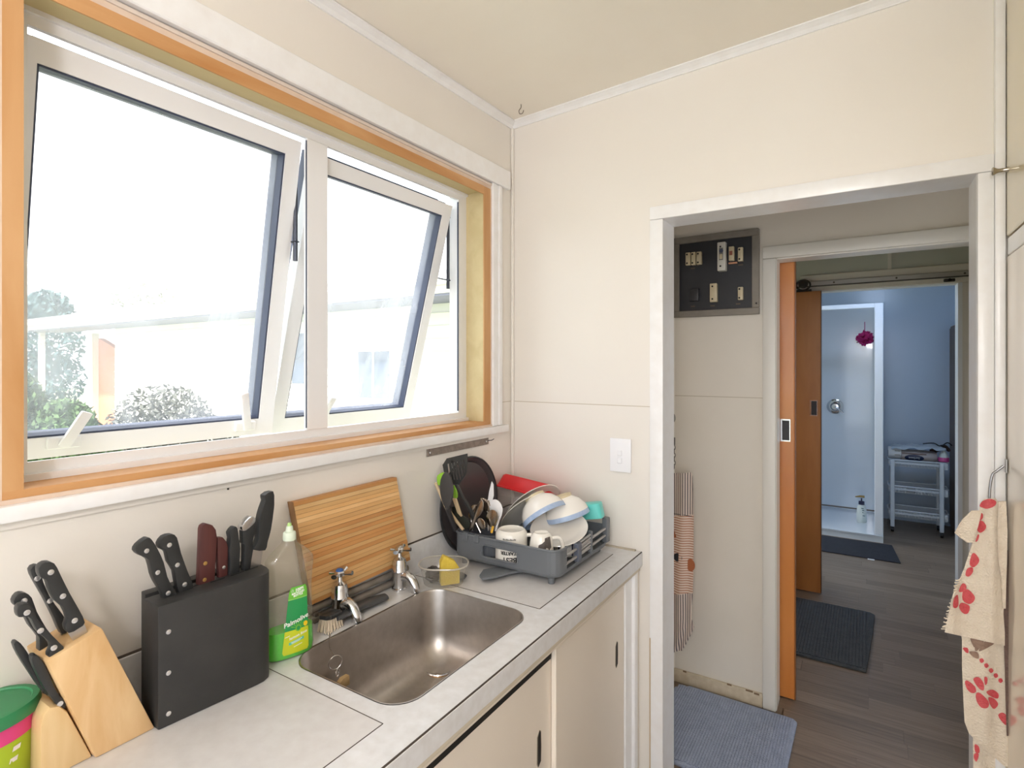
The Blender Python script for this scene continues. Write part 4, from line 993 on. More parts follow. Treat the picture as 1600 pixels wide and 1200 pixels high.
# bowls upside down and tilted, blue sponged rim
BLUE = mat('blue_sponged_rim', (176, 194, 220), .2, var=(90, (150, 172, 208), .7))
def bowl(label, c, n_, r, h):
    t = thing('bowl', label, 'bowl', 'blue rimmed bowls in the rack')
    lathe('body', [(r * .42, 0), (r * .46, .004), (r * .50, .006), (r * .72, h * .25), (r * .90, h * .55), (r * .97, h * .78), (r * .955, h * .78), (r * .88, h * .55), (r * .68, h * .28), (r * .40, .010), (.003, .009)], c, n_, CERAM, t, n=44)
    lathe('rim_band', [(r * .97, h * .78), (r * 1.0, h * .98), (r * .995, h), (r * .98, h), (r * .955, h * .78)], c, n_, BLUE, t, n=44, cap0=False, cap1=False)
    lathe('foot_ring', [(r * .44, .002), (r * .44, -.006), (r * .38, -.006), (r * .36, 0), (.003, .003)], c, n_, mat('foot_clay', (206, 192, 160), .5), t, n=36)
    return t
bowl('white bowl with blue rim, the nearer one tipped over on the rack', Vector((.238, -.232, 1.088)), Vector((.50, -.10, -.62)), .079, .074)
bowl('white bowl with blue rim, the farther one half hidden behind its twin', Vector((.308, -.176, 1.088)), Vector((.30, .05, -.9)), .075, .068)
plate('shallow white plate lying tilted under the bowls', Vector((.335, -.245, .990)), Vector((.08, -.36, .93)), .092)
# tall striped glass lying in the slats
cu_ = thing('striped_mug', 'white mug with dark stripes seen through the slatted rack side', 'mug')
cc = Vector((.350, -.235, .926))
lathe('cup', [(.040, 0), (.042, .003), (.040, .055), (.034, .060), (.003, .060)], cc, (0, 0, 1), MW, cu_, n=32)
for k in range(12): 
    a = k * math.pi / 6; box('stripe', -.003, .003, .0418, .0424, .004, .052, mat('navy_stripe', (60, 62, 84), .4), cu_, mt=Matrix.Translation(cc) @ Matrix.Rotation(a, 4, 'Z'))
# teal cup upside down
tl = thing('teal_tub', 'small teal plastic tub upside down on the rack corner', 'tub')
TE = mat('teal_plastic', (96, 204, 196), .35)
tm = Matrix.Translation(Vector((.384, -.098, 1.0135))) @ Matrix.Rotation(math.radians(-9), 4, 'Y') @ Matrix.Rotation(math.radians(12), 4, 'Z')
loft('tub', [[tm @ p for p in rrect(-.037, .037, -.030, .030, .012, 0, 5)], [tm @ p for p in rrect(-.0345, .0345, -.0275, .0275, .012, .046, 5)], [tm @ p for p in rrect(-.032, .032, -.025, .025, .012, .048, 5)]], TE, tl)
# clear container carrying the red one
cl = thing('clear_container', 'tall clear plastic container in the corner under the red tub', 'container')
CLM = clear('clear_container_plastic', (236, 230, 224), .06, gloss=.02, rough=.12)
loft('shell', [rrect(.022, .135, -.155, -.035, .02, z, 5) for z in (RZ0 + .02, .99, 1.055)], CLM, cl, cap1=False)
rd = thing('red_container', 'red plastic container tipped over in the wall corner', 'container')
RED = mat('red_plastic', (208, 40, 44), .35)
rm_ = Matrix.Translation(Vector((.124, -.092, 1.060))) @ Matrix.Rotation(math.radians(6), 4, 'Y') @ Matrix.Rotation(math.radians(-16), 4, 'X')
def rq(hx, hy, z, r=.022): return [rm_ @ p for p in rrect(-hx, hx, -hy, hy, r, z, 5)]
loft('tub', [rq(.116, .056, 0), rq(.117, .057, .004), rq(.110, .051, .006), rq(.100, .044, .044), rq(.094, .039, .050)], RED, rd, cap0=False)
tube('rim', rq(.117, .057, .002), .003, RED, rd, n=6, closed=True)

# ================================================================== RIGHT: tall cupboard, hook, towel
cbx = 1.446
cp = thing('pantry_cupboard', 'cream built-in cupboard along the right edge', 'cupboard')
GLOSSC = mat('gloss_cream_door', (214, 201, 172), .16, var=(3, (208, 194, 164), .6), coat=.3)
GLOSSL = mat('gloss_pale_door', (226, 215, 200), .14, var=(3, (220, 208, 192), .6), coat=.3)
box('carcass', cbx + .02, 2.1, -1.1, -.003, 0, 2.42, CABC, cp)
ud = box('upper_door', cbx, cbx + .019, -.80, -.024, 1.838, 2.415, GLOSSC, cp, bevel=.002)
box('rail', cbx + .002, cbx + .019, -1.1, -.024, 1.792, 1.834, WHITE, cp, bevel=.002)
box('lower_door', cbx + .001, cbx + .019, -.80, -.024, .02, 1.789, GLOSSL, cp, bevel=.002)
KN = mat('brass_steel_knob', (188, 180, 166), .2, metal=1)
lathe('knob', [(.006, 0), (.0048, .004), (.0048, .018), (.0062, .022), (.0095, .027), (.0105, .029), (.0085, .031), (.001, .0315)], (cbx, -.046, 1.995), (-1, 0, 0), KN, ud, n=24)
hk_ = thing('towel_hook', 'bent steel wire hook on the cupboard post', 'hook')
yh = -.030
box('plate', cbx - .004, cbx - .0005, yh - .008, yh + .006, 1.262, 1.296, ALUM, hk_, bevel=.001)
hp_ = [Vector((cbx - .003, yh, 1.266)), Vector((1.422, yh - .002, 1.262)), Vector((1.408, yh - .006, 1.248)), Vector((1.402, yh - .01, 1.215)), Vector((1.400, yh - .012, 1.175)), Vector((1.405, yh - .016, 1.16))]
hp_ = [px(1568, 728, 1, yh), px(1556, 737, 1, yh - .002), px(1551, 741, 1, yh - .004), px(1547.5, 757, 1, yh - .006), px(1546, 775, 1, yh - .008), px(1547, 795, 1, yh - .010)]
tube('wire', hp_, .0028, mat('hook_steel', (150, 150, 152), .3, metal=.9), hk_, n=10, smooth_k=3)
# towel
tw = thing('hand_towel', 'cream terry towel printed with red hibiscus, hanging at the right', 'towel')
TER = mat('cream_terry', (236, 224, 206), .95, var=(40, (228, 214, 194), .5), bump=(220, .55))
yT = -.045
def fold(u, v, amp, ph): return amp * math.sin((u - 1470) * .085 + v * .004 + ph) + .5 * amp * math.sin((u - 1470) * .21 + ph * 2)
def rows(tab, y, amp, ph, n=16, sub=5):
    g = []
    for (v0, a0_, b0_), (v1, a1_, b1_) in zip(tab, tab[1:]):
        for i in range(sub):
            f = i / sub; g.append((v0 + (v1 - v0) * f, a0_ + (a1_ - a0_) * f, b0_ + (b1_ - b0_) * f))
    g.append(tab[-1])
    return [[px(a + (b - a) * k / n, v, 1, y + fold(a + (b - a) * k / n, v, amp, ph)) for k in range(n + 1)] for v, a, b in g]
A = [(779, 1538, 1556), (786, 1532, 1562), (800, 1530, 1564), (825, 1526, 1569), (850, 1519, 1572), (880, 1509, 1572), (905, 1501, 1571), (930, 1491, 1569), (960, 1482, 1568), (988, 1476, 1570)]
g = rows(A, yT, .006, .4)
# hem runs down to the right
for i in range(1, 4): g.append([p - up * (.007 * i * k / 16) for k, p in enumerate(g[-1])] if False else [px(1476 + (94 * k / 16) + 0, 988 + (k / 16) * 7 * i, 1, yT + fold(1476 + 94 * k / 16, 988, .006, .4)) for k in range(17)])
front = sheet('front_fold', g, TER, tw, thick=.004)
B = [(975, 1500, 1574), (1000, 1503, 1574), (1040, 1503, 1575), (1090, 1505, 1575), (1128, 1507, 1576), (1146, 1514, 1576), (1162, 1530, 1577), (1180, 1550, 1577), (1198, 1570, 1578)]
sheet('lower_fold', rows(B, yT + .014, .004, 1.3), TER, tw, thick=.004)
Cc = [(1120, 1522, 1574), (1160, 1520, 1574), (1215, 1521, 1575), (1320, 1522, 1575)]
sheet('back_fold', rows(Cc, yT + .024, .003, 2.0), TER, tw, thick=.003)
Dd = [(798, 1518, 1534), (812, 1504, 1531), (824, 1497, 1528), (833, 1492, 1525), (840, 1500, 1522), (848, 1512, 1521)]
sheet('side_flap', rows(Dd, yT - .006, .002, .2, n=8), TER, tw, thick=.003)
E_ = [(783, 1560, 1572), (830, 1558, 1574), (880, 1560, 1573), (905, 1564, 1572), (950, 1566, 1571)]
sheet('rolled_edge', rows(E_, yT - .010, .004, .2, n=6), TER, tw, thick=.004)
Fb = [(860, 1569, 1575), (950, 1567, 1576), (1040, 1570, 1576), (1150, 1573, 1577)]
sheet('dark_band', rows(Fb, yT + .008, .001, .2, n=4), mat('brown_terry', (112, 92, 84), .95, bump=(220, .5)), tw, thick=.003)
RP = mat('red_print_terry', (206, 70, 78), .95, var=(60, (218, 106, 108), .6), bump=(220, .5))
BRP = mat('brown_print_terry', (134, 108, 94), .95, var=(60, (170, 142, 124), .6), bump=(220, .5))
def petal(pts, y, amp, ph, m=RP, dy=-.0022):
    P = [Vector((a, b, 0)) for a, b in pts]
    if len(P) > 3: P = smoothpts(P, 3)
    c = sum(P, Vector()) / len(P)
    sheet('printed_flower', [[px(c.x + (p.x - c.x) * q, c.y + (p.y - c.y) * q, 1, y + fold(c.x + (p.x - c.x) * q, c.y + (p.y - c.y) * q, amp, ph) + dy) for p in P + P[:1]] for q in (.02, .35, .7, 1)], m, tw, smooth=False)
TZ = lambda a, b: (1460 + a / 5.457, 740 + b / 5.457)
for pts in ([(385, 275), (410, 235), (470, 215), (525, 235), (515, 275), (450, 300), (410, 290)], [(372, 340), (410, 340), (412, 380), (385, 400)], [(362, 430), (400, 400), (440, 440), (430, 480), (390, 505), (365, 480)], [(350, 580), (370, 520), (382, 530), (370, 570)],
            [(318, 690), (345, 680), (382, 730), (370, 770), (330, 800), (300, 770)], [(280, 810), (325, 800), (328, 840), (295, 878), (265, 865)], [(212, 985), (240, 935), (272, 955), (262, 1000), (215, 1010)],
            [(245, 1000), (290, 990), (345, 1050), (330, 1095), (290, 1112), (240, 1075)], [(170, 1060), (200, 1035), (205, 1120), (180, 1148), (158, 1130)], [(210, 1130), (235, 1100), (300, 1130), (290, 1185), (262, 1198), (228, 1175)]):
    petal([TZ(*p) for p in pts], yT, .006, .4)
T2 = lambda a, b: (1460 + a / 4.615, 940 + b / 4.615)
for pts in ([(220, 580), (240, 570), (290, 610), (300, 650), (270, 660), (235, 630)], [(280, 560), (320, 545), (355, 590), (355, 640), (320, 625)], [(360, 545), (382, 550), (380, 590), (365, 600)], [(300, 665), (330, 660), (390, 720), (385, 765), (340, 765), (305, 720)], [(375, 650), (420, 635), (462, 665), (455, 700), (400, 680)], [(390, 690), (430, 700), (460, 740), (430, 775), (400, 740)],
            [(460, 820), (490, 800), (525, 830), (520, 890), (490, 870)], [(205, 335), (240, 335), (245, 370), (225, 365)]):
    petal([T2(*p) for p in pts], yT + .014, .004, 1.3)
for i in range(5): petal([T2(340 + 34 * i + a, 425 + 36 * i + b) for a, b in ((-14, -10), (6, -16), (18, 4), (2, 18), (-12, 8))], yT + .014, .004, 1.3)
for pts in ([(260, 265), (300, 265), (290, 330), (270, 300)], [(300, 262), (360, 275), (320, 345), (292, 350)], [(370, 280), (440, 295), (350, 350), (320, 352)], [(250, 360), (310, 365), (320, 410), (280, 400)]):
    petal([T2(*p) for p in pts], yT + .014, .004, 1.3, BRP)
for pts in ([(290, 1030), (320, 1045), (325, 1090), (295, 1085)], [(290, 1095), (320, 1100), (305, 1155), (285, 1130)]): petal([T2(*p) for p in pts], yT + .024, .003, 2.0)
bm = bmesh.new()
for v in range(905, 985, 3):
    u = 1501 - (v - 905) * .30; p = px(u, v, 1, yT); add_box(bm, -.0012, .0012, -.001, .001, 0, .006 + random.random() * .006, mt=frame_mt(p, Vector((-1, -.4, random.uniform(-.8, .4)))))
finish('loose_threads', bm, TER, tw)['kind'] = 'stuff'
# ================================================================== HALL
fb = thing('fuse_board', 'black electrical fuse board in a grey metal frame on the hall wall', 'fuse board')
FY = .874
GM = mat('grey_steel_frame', (142, 135, 125), .5, metal=.3, var=(20, (126, 118, 108), .6), bump=(80, .1))
fx0_, fx1_, fz0, fz1 = .374, .757, 1.752, 2.134
for b in ((fx0_, fx1_, FY - .022, FY, fz1 - .030, fz1), (fx0_, fx1_, FY - .022, FY, fz0, fz0 + .030), (fx0_, fx0_ + .030, FY - .022, FY, fz0 + .03, fz1 - .03), (fx1_ - .030, fx1_, FY - .022, FY, fz0 + .03, fz1 - .03)):
    box('frame_bar', *b, GM, fb, bevel=.002)
box('panel', fx0_ + .03, fx1_ - .03, FY - .008, FY, fz0 + .03, fz1 - .03, mat('black_bakelite', (36, 36, 40), .45, var=(9, (46, 45, 48), .6)), fb)
FZ = lambda a, b: (1040 + a / 7.5, 350 + b / 7.5)
PORC = mat('old_porcelain', (212, 198, 166), .4, var=(20, (196, 180, 146), .6))
def fuse(a, b, c, d, dep, m=PORC, name='fuse_holder', screws=True, extra=None):
    p = px(*FZ(a, d), 1, FY - .008 - dep); q = px(*FZ(c, b), 1, FY - .008 - dep)
    o = box(name, p.x, q.x, FY - .008 - dep, FY - .0081, p.z, q.z, m, fb, bevel=.003, seg=2)
    if screws:
        for f in (.16, .84): lathe('screw_hole', [(.0042, 0), (.0042, .0008)], ((p.x + q.x) / 2 - .004, FY - .0081 - dep, p.z + (q.z - p.z) * f), (0, -1, 0), DARK, o, n=12)
    return o, p, q
fuse(232, 330, 288, 485, .020); fuse(298, 325, 350, 482, .020); fuse(360, 320, 418, 475, .024)
o, p, q = fuse(605, 205, 700, 550, .040, mat('breaker_white', (206, 202, 190), .4), 'circuit_breaker')
box('toggle', p.x + .010, q.x - .012, FY - .054, FY - .0482, p.z + .052, p.z + .075, PORC, o, bevel=.002)
box('toggle_slot', p.x + .008, q.x - .010, FY - .0488, FY - .0481, p.z + .048, p.z + .104, mat('breaker_grey', (120, 116, 110), .5), o)
lathe('emblem', [(.009, 0), (.009, .0008)], ((p.x + q.x) / 2, FY - .0488, p.z + .09), (0, -1, 0), mat('breaker_blue', (70, 76, 96), .5), o, n=12)
o, p, q = fuse(738, 258, 800, 430, .024, name='circuit_breaker', screws=False)
box('toggle', p.x + .004, q.x - .006, FY - .038, FY - .0322, p.z + .024, p.z + .042, mat('breaker_red', (150, 88, 70), .5), o)
fuse(845, 268, 905, 438, .020)
fuse(735, 440, 838, 470, .012, mat('orange_tag', (206, 150, 116), .6), 'warning_tag', False)
fuse(516, 692, 600, 915, .026); fuse(845, 735, 905, 890, .020)
fuse(275, 755, 385, 905, .018, mat('black_fuse', (48, 46, 48), .4), 'fuse_holder', False)
for a, b in ((320, 520), (320, 965), (550, 958), (850, 935), (880, 478)):
    p = px(*FZ(a, b), 1, FY - .0085); box('name_tag', p.x - .010, p.x + .010, FY - .0095, FY - .0081, p.z - .003, p.z + .003, mat('faded_tag', (92, 78, 62), .6), fb)
lathe('lock_screw', [(.004, 0), (.004, .001)], (fx1_ - .011, FY - .0222, 1.80), (0, -1, 0), DARK, fb, n=10)
# hooks and apron on the hall's left end wall
hx = .3705
wh = thing('wall_hook', 'small painted hook high on the hall end wall', 'hook')
lathe('base', [(.012, 0), (.010, .004), (.004, .006)], (hx, .78, 1.30), (1, 0, 0), mat('grey_hook', (150, 146, 138), .4, metal=.5), wh, n=14, sy=1.6)
tube('arm', [(hx + .003, .78, 1.30), (hx + .028, .78, 1.292), (hx + .030, .78, 1.265), (hx + .006, .78, 1.255)], .006, mat('grey_hook', (150, 146, 138)), wh, n=8, smooth_k=4)
kh = thing('chain_bracket', 'dark bracket with a short chain above the apron', 'chain')
box('bracket', hx, hx + .034, .77, .79, 1.150, 1.186, mat('dark_iron', (84, 78, 76), .4, metal=.7), kh, bevel=.002)
for i in range(6):
    c = Vector((hx + .030, .78, 1.140 - i * .018)); fl_ = i % 2
    tube('chain_link', [c + (Vector((0, math.cos(t) * .006, math.sin(t) * .0115)) if fl_ else Vector((math.cos(t) * .006, 0, math.sin(t) * .0115))) for t in [2 * math.pi * k / 14 for k in range(14)]], .0018, mat('dark_iron', (84, 78, 76)), kh, n=6, closed=True)
ap = thing('hanging_apron', 'striped apron with round patches hanging in the hall', 'apron')
def cloth(name, vs_, m, y=.775):
    rows_ = []
    for v, ul, ur in vs_:
        L = px(ul, v, 1, y); R = px(ur, v, 1, y); r = []
        for k in range(19):
            f = k / 18; x = L.x + (R.x - L.x) * f
            r.append(Vector((max(x, hx + .004), y - .020 * math.sin(f * math.pi) + .006 * math.sin(f * 14 + v * .01), L.z + (R.z - L.z) * f)))
        rows_.append(r)
    return sheet(name, rows_, m, ap, thick=.003)
ST1 = stripes('dark_vertical_stripe', (222, 206, 194), (78, 66, 72), 105, 0, .36); ST2 = stripes('brown_horizontal_stripe', (228, 206, 190), (176, 116, 88), 88, 2, .34)
cloth('bib', [(738, 1044, 1080), (745, 1040, 1082), (775, 1040, 1083), (804, 1040, 1084)], ST1)
cloth('middle_panel', [(804, 1038, 1084), (840, 1038, 1084), (880, 1038, 1084), (926, 1038, 1083)], ST2, .774)
cloth('skirt', [(926, 1040, 1083), (950, 1041, 1081), (965, 1041, 1081), (978, 1042, 1085), (990, 1042, 1080), (1005, 1043, 1072), (1015, 1044, 1066)], ST1)
box('waist_seam', hx + .03, .490, .750, .751, .8365, .8395, mat('dark_thread', (80, 66, 70), .8), ap)
def patch(u, v, r, m, sx=1.0, y=.7505):
    c = px(u, v, 1, y); return lathe('round_patch', [(.001, .0012), (r, .001), (r, -.001)], c, (0, -1, 0), m, ap, n=22, xdir=(1, 0, 0), sx=sx)
patch(1059, 871, .0195, mat('black_felt', (48, 46, 50), .9), y=.7490); patch(1079, 883, .028, mat('rust_felt', (176, 104, 68), .9), .7, y=.766)
P = [px(u, v, 1, .7525) for u, v in ((1049, 816), (1057, 840), (1049, 841))]; prism('triangle_patch', P, (0, .001, 0), mat('rust_felt', (176, 104, 68)), ap)
# mats
def rug(name, label, pts, m, h=.014, ribs=None, fring=.004):
    t = thing(name, label, 'mat')
    P = [Vector((a, b, .0008)) for a, b in pts]
    prism('pile', smoothpts(P, 1) if False else P, (0, 0, h), m, t, bevel=.005, seg=2)
    return t
def rugmat(name, c, c2, scale, axis):
    m = mat(name, c, .95, var=(30, c2, .6), bump=(160, .5)); return m
def ribbed(t, x0, x1, y0, y1, n, m, along='y', h=.014, rot=None, r=.5):
    """rows of chenille tufts as real ridges, joined"""
    bm = bmesh.new()
    for i in range(n):
        f = (i + .5) / n
        if along == 'y':
            c = x0 + (x1 - x0) * f; w_ = (x1 - x0) / n * .42; add_box(bm, c - w_, c + w_, y0 + random.random() * .006, y1 - random.random() * .006, h, h + .004)
        else:
            c = y0 + (y1 - y0) * f; w_ = (y1 - y0) / n * .42; add_box(bm, x0 + random.random() * .006, x1 - random.random() * .006, c - w_, c + w_, h, h + .004)
    if rot: bmesh.ops.transform(bm, matrix=rot, verts=bm.verts)
    o = finish('ridges', bm, m, t); o['kind'] = 'stuff'
BLM = rugmat('blue_chenille', (170, 180, 202), (148, 158, 182), 1, 0)
r1 = rug('bath_mat', 'blue ribbed mat on the hall floor', [(.432, .815), (.458, .842), (.895, .832), (.912, .815), (.906, .30), (.40, .30), (.40, .80)], BLM)
ribbed(r1, .412, .900, .312, .826, 46, BLM)
DG = rugmat('charcoal_chenille', (84, 88, 92), (68, 72, 76), 1, 0)
r2 = rug('bath_mat', 'charcoal ribbed mat on the floor behind the orange door', [(.55, 2.235), (1.18, 2.225), (1.203, 2.20), (1.190, 1.9), (1.160, 1.44), (.55, 1.44)], DG)
ribbed(r2, .56, 1.158, 1.452, 2.218, 40, DG)
DB = rugmat('navy_black_mat', (52, 54, 62), (42, 44, 52), 1, 0)
r3 = rug('bath_mat', 'dark flat mat in front of the shower', [(.72, 3.855), (1.345, 3.855), (1.385, 3.378), (.72, 3.378)], DB, h=.008)
tgl = box('care_tag', 1.17, 1.215, 3.352, 3.378, .0008, .004, mat('tag_white', (226, 226, 228), .7), r3)

# ================================================================== BATHROOM
sw = thing('shower_cubicle', 'white shower cubicle with framed opening at the back', 'shower')
SWM = mat('shower_acrylic', (222, 230, 238), .14, coat=.3); SWF = mat('shower_frame', (226, 231, 238), .25)
boxes('tray', [(.45, 1.285, 3.90, 4.80, .0005, .055), (.45, 1.285, 3.885, 3.93, .055, .066), (1.24, 1.285, 3.93, 4.80, .055, .066)], SWM, sw)
box('frame_post', 1.222, 1.285, 3.89, 3.925, .066, 2.06, SWF, sw, bevel=.004)
box('frame_post', .45, .50, 3.89, 3.925, .066, 2.06, SWF, sw, bevel=.004)
box('frame_header', .50, 1.222, 3.89, 3.925, 2.02, 2.06, SWF, sw, bevel=.004)
box('back_liner', .45, 1.30, 4.80, 4.815, .056, 2.12, SWM, sw)
box('side_liner', .45, .462, 3.93, 4.80, .056, 2.12, SWM, sw)
box('return_panel', 1.262, 1.272, 3.93, 4.80, .067, 2.04, SWM, sw)
box('liner_joint', .462, 1.262, 4.796, 4.80, .066, .078, mat('joint_brown', (120, 104, 92), .6), sw)
mx = thing('shower_mixer', 'round chrome shower mixer with a lever on the cubicle wall', 'shower mixer')
mc = Vector((.893, 4.7995, 1.101))
lathe('plate', [(.075, 0), (.075, .006), (.06, .012), (.045, .014), (.035, .03), (.03, .045), (.001, .046)], mc, (0, -1, 0), CHROME, mx, n=32)
tube('lever', [mc + Vector((0, -.046, 0)), mc + Vector((.03, -.055, -.022)), mc + Vector((.072, -.058, -.06))], [.010, .009, .007], CHROME, mx, n=10)
lo = thing('bath_puff', 'magenta mesh bath puff hanging on the shower wall', 'bath puff')
lc = Vector((1.150, 4.735, 1.795)); PK = mat('magenta_mesh', (206, 60, 136), .7)
for j in range(16):
    a = random.uniform(0, 6.28); b = random.uniform(-1, 1); d = Vector((math.cos(a) * math.sqrt(1 - b * b), math.sin(a) * math.sqrt(1 - b * b) * .5, b * .7))
    tilt = frame_mt(lc + d * .030, d)
    R1 = [tilt @ Vector((.022 * math.cos(t), .022 * math.sin(t), 0)) for t in [2 * math.pi * k / 18 for k in range(18)]]
    R2 = [tilt @ Vector(((.058 + .012 * math.sin(t * 5 + j)) * math.cos(t), (.058 + .012 * math.sin(t * 5 + j)) * math.sin(t) * .7, .025 + .012 * math.sin(t * 7))) for t in [2 * math.pi * k / 18 for k in range(18)]]
    loft('mesh_ruffle', [R1, R2], PK, lo, cap0=True, cap1=False)
tube('cord', [lc + up * .06, lc + Vector((0, .03, .12)), lc + Vector((0, .062, .165))], .004, mat('pink_cord', (190, 110, 160), .7), lo, n=6)
# pump bottle on the tray
pbt = thing('pump_bottle', 'white pump bottle with navy collar standing in the shower', 'bottle')
pc0 = Vector((1.125, 4.33, .0556))
lathe('body', [(.044, 0), (.048, .006), (.050, .07), (.047, .12), (.036, .155), (.024, .165)], pc0, (0, 0, 1), mat('pump_white', (222, 228, 222), .3), pbt, n=28, sy=.62)
box('side_shadow', -.001, .001, -.001, .001, 0, .001, SWM, pbt, mt=Matrix.Translation(pc0 + up * .1)) if False else None
lathe('collar', [(.024, .165), (.024, .195), (.012, .198)], pc0, (0, 0, 1), mat('navy_plastic', (34, 36, 66), .4), pbt, n=20)
lathe('stem', [(.006, .198), (.006, .225)], pc0, (0, 0, 1), mat('navy_plastic', (34, 36, 66)), pbt, n=10)
tube('pump_head', [pc0 + Vector((-.050, 0, .232)), pc0 + Vector((-.01, 0, .24)), pc0 + Vector((.024, 0, .24))], [.005, .010, .011], mat('amber_pump', (150, 124, 66), .4), pbt, n=10)
for z, w_ in ((.135, .022), (.118, .026), (.098, .018), (.068, .034)): box('label_line', pc0.x - w_, pc0.x + w_ * .8, pc0.y - .0325, pc0.y - .0318, pc0.z + z - .004, pc0.z + z + .004, mat('label_grey_green', (96, 118, 116), .5), pbt)
# trolley
tro = thing('storage_trolley', 'white three tier plastic basket trolley on castors', 'trolley')
TW = mat('trolley_white', (220, 226, 230), .35)
tx0, tx1, ty0, ty1 = 1.345, 1.745, 4.36, 4.62
for x, y in ((tx0 + .02, ty0), (tx1 - .02, ty0), (tx0 + .02, ty1), (tx1 - .02, ty1)):
    lg = box('leg', x - .016, x + .016, y - .012, y + .012, .046, .655, TW, tro, bevel=.004)
    lathe('castor', [(.004, -.011), (.022, -.011), (.023, 0), (.022, .011), (.004, .011)], (x, y, .0235), (1, 0, 0), mat('castor_black', (30, 30, 32), .5), lg, n=16)
for z in (.14, .36, .60):
    R = [rrect(tx0 - .01, tx1 + .03, ty0 + .014, ty1 - .014, .05, zz, 6) for zz in (z, z + .055)]
    bk = tube('basket_rim', rrect(tx0 - .012, tx1 + .032, ty0 + .012, ty1 - .012, .05, z + .058, 6), .006, TW, tro, n=6, closed=True)
    box('tier_rail', tx0, tx1, ty0 - .004, ty0 + .004, z + .026, z + .040, TW, tro)
    bm = bmesh.new()
    nx, nzz = 34, 5
    for yv in (ty0 + .016, ty1 - .016):
        for i in range(nx + 1): xx = tx0 + .03 + (tx1 - tx0 - .04) * i / nx; add_box(bm, xx - .002, xx + .002, yv - .0015, yv + .0015, z, z + .056)
        for i in range(nzz + 1): zz = z + .056 * i / nzz; add_box(bm, tx0 + .02, tx1 + .01, yv - .0015, yv + .0015, zz - .0018, zz + .0018)
    for xv in (tx0 - .008, tx1 + .028):
        for i in range(20): y_ = ty0 + .05 + (ty1 - ty0 - .10) * i / 19; add_box(bm, xv - .0015, xv + .0015, y_ - .002, y_ + .002, z, z + .056)
        for i in range(nzz + 1): zz = z + .056 * i / nzz; add_box(bm, xv - .0015, xv + .0015, ty0 + .05, ty1 - .05, zz - .0018, zz + .0018)
    for i in range(18): xx = tx0 + (tx1 - tx0 + .01) * i / 17; add_box(bm, xx - .002, xx + .002, ty0 + .016, ty1 - .016, z - .002, z + .002)
    o = finish('basket_lattice', bm, TW, tro); o['kind'] = 'stuff'
    for xv in (tx0 - .004, tx1 - .004): box('basket_corner', xv, xv + .028, ty0 + .012, ty0 + .016, z, z + .056, TW, tro)
# pack of toilet paper rolls and other things on top
tpk = thing('toilet_paper_pack', 'wrapped toilet paper pack with a dark blue oval logo on the trolley', 'paper pack')
WRAP = mat('glossy_wrap', (196, 188, 184), .25, var=(8, (176, 164, 160), .6))
def tp_sec(x, k): return [Vector((x, 4.49 + (.085 + k) * math.cos(t) * (1 if abs(math.cos(t)) > .3 else 1), .690 + (.052 + k * .4) * math.sin(t) + .004)) for t in [2 * math.pi * i / 20 for i in range(20)]]
loft('wrap', [tp_sec(1.43, -.02), tp_sec(1.44, 0), tp_sec(1.50, .003), tp_sec(1.60, .003), tp_sec(1.665, -.004), tp_sec(1.70, -.03)], WRAP, tpk)
pcen = Vector((1.530, 4.4035, .688))
def pkm(x, z, off=0): return Vector((pcen.x + x, 4.49 - (.0905 + off) * math.sqrt(max(0, 1 - ((z + pcen.z - .694) / .056) ** 2)), pcen.z + z))
NV = mat('navy_logo', (26, 42, 78), .3)
sheet('logo_oval', [[pkm(.072 * q * math.cos(t), -.006 + .030 * q * math.sin(t), .001) for t in [2 * math.pi * i / 28 for i in range(29)]] for q in (.02, .5, 1)], NV, tpk)
text('logo_lettering', 'Sorbent', .026, lambda x, y: pkm(-x, -.006 - y, .003), mat('logo_white', (226, 230, 236), .4), tpk, bold=.0004)
sheet('brown_print', [[pkm(x, z, .0012) for x in (-.09, -.03, .03, .09)] for z in (.026, .036)], mat('brown_print', (120, 96, 84), .4), tpk)
rol = thing('toilet_roll', 'white toilet roll lying at the left end of the trolley top', 'toilet roll')
lathe('roll', [(.020, 0), (.052, 0), (.054, .004), (.054, .096), (.052, .10), (.020, .10)], (1.335, 4.47, .7135), (1, 0, 0), mat('tissue', (226, 226, 224), .9), rol, n=28)
lathe('tube_hole', [(.019, -.0005), (.019, .004)], (1.3345, 4.47, .7135), (1, 0, 0), mat('card_core', (70, 60, 58), .8), rol, n=18)
for i in range(3): box('print_mark', 1.385, 1.425, 4.417, 4.419, .695 + i * .018, .700 + i * .018, mat('olive_print', (120, 112, 84), .6), rol)
bag = thing('plastic_bag', 'pale crumpled plastic bag lying over the paper pack', 'bag')
bgr = [[Vector((1.36 + .40 * i / 12, 4.40 + .20 * j / 6, .760 + .012 * math.sin(i * 1.7 + j) + .022 * max(0, math.sin(i / 12 * 3.1)) + (.015 if i > 8 else 0) - .016 * (j == 0))) for i in range(13)] for j in range(7)]
sheet('film', bgr, mat('pale_film', (196, 206, 212), .3), bag, thick=.002)
br_ = thing('hair_brush', 'dark brown hair brush at the back right of the trolley top', 'brush')
tube('body', [(1.66, 4.52, .735), (1.72, 4.54, .765), (1.765, 4.56, .78), (1.80, 4.56, .745)], [.020, .026, .022, .012], mat('dark_brush', (74, 58, 50), .6, bump=(60, .5)), br_, n=10, smooth_k=4)
tube('cable', [(1.60, 4.50, .806), (1.68, 4.51, .815), (1.73, 4.52, .79), (1.78, 4.53, .825), (1.815, 4.54, .80)], .005, BLACKP, br_, n=6, smooth_k=4)
pkb = thing('spray_bottle', 'white and pink bottle lying at the right end of the trolley top', 'bottle')
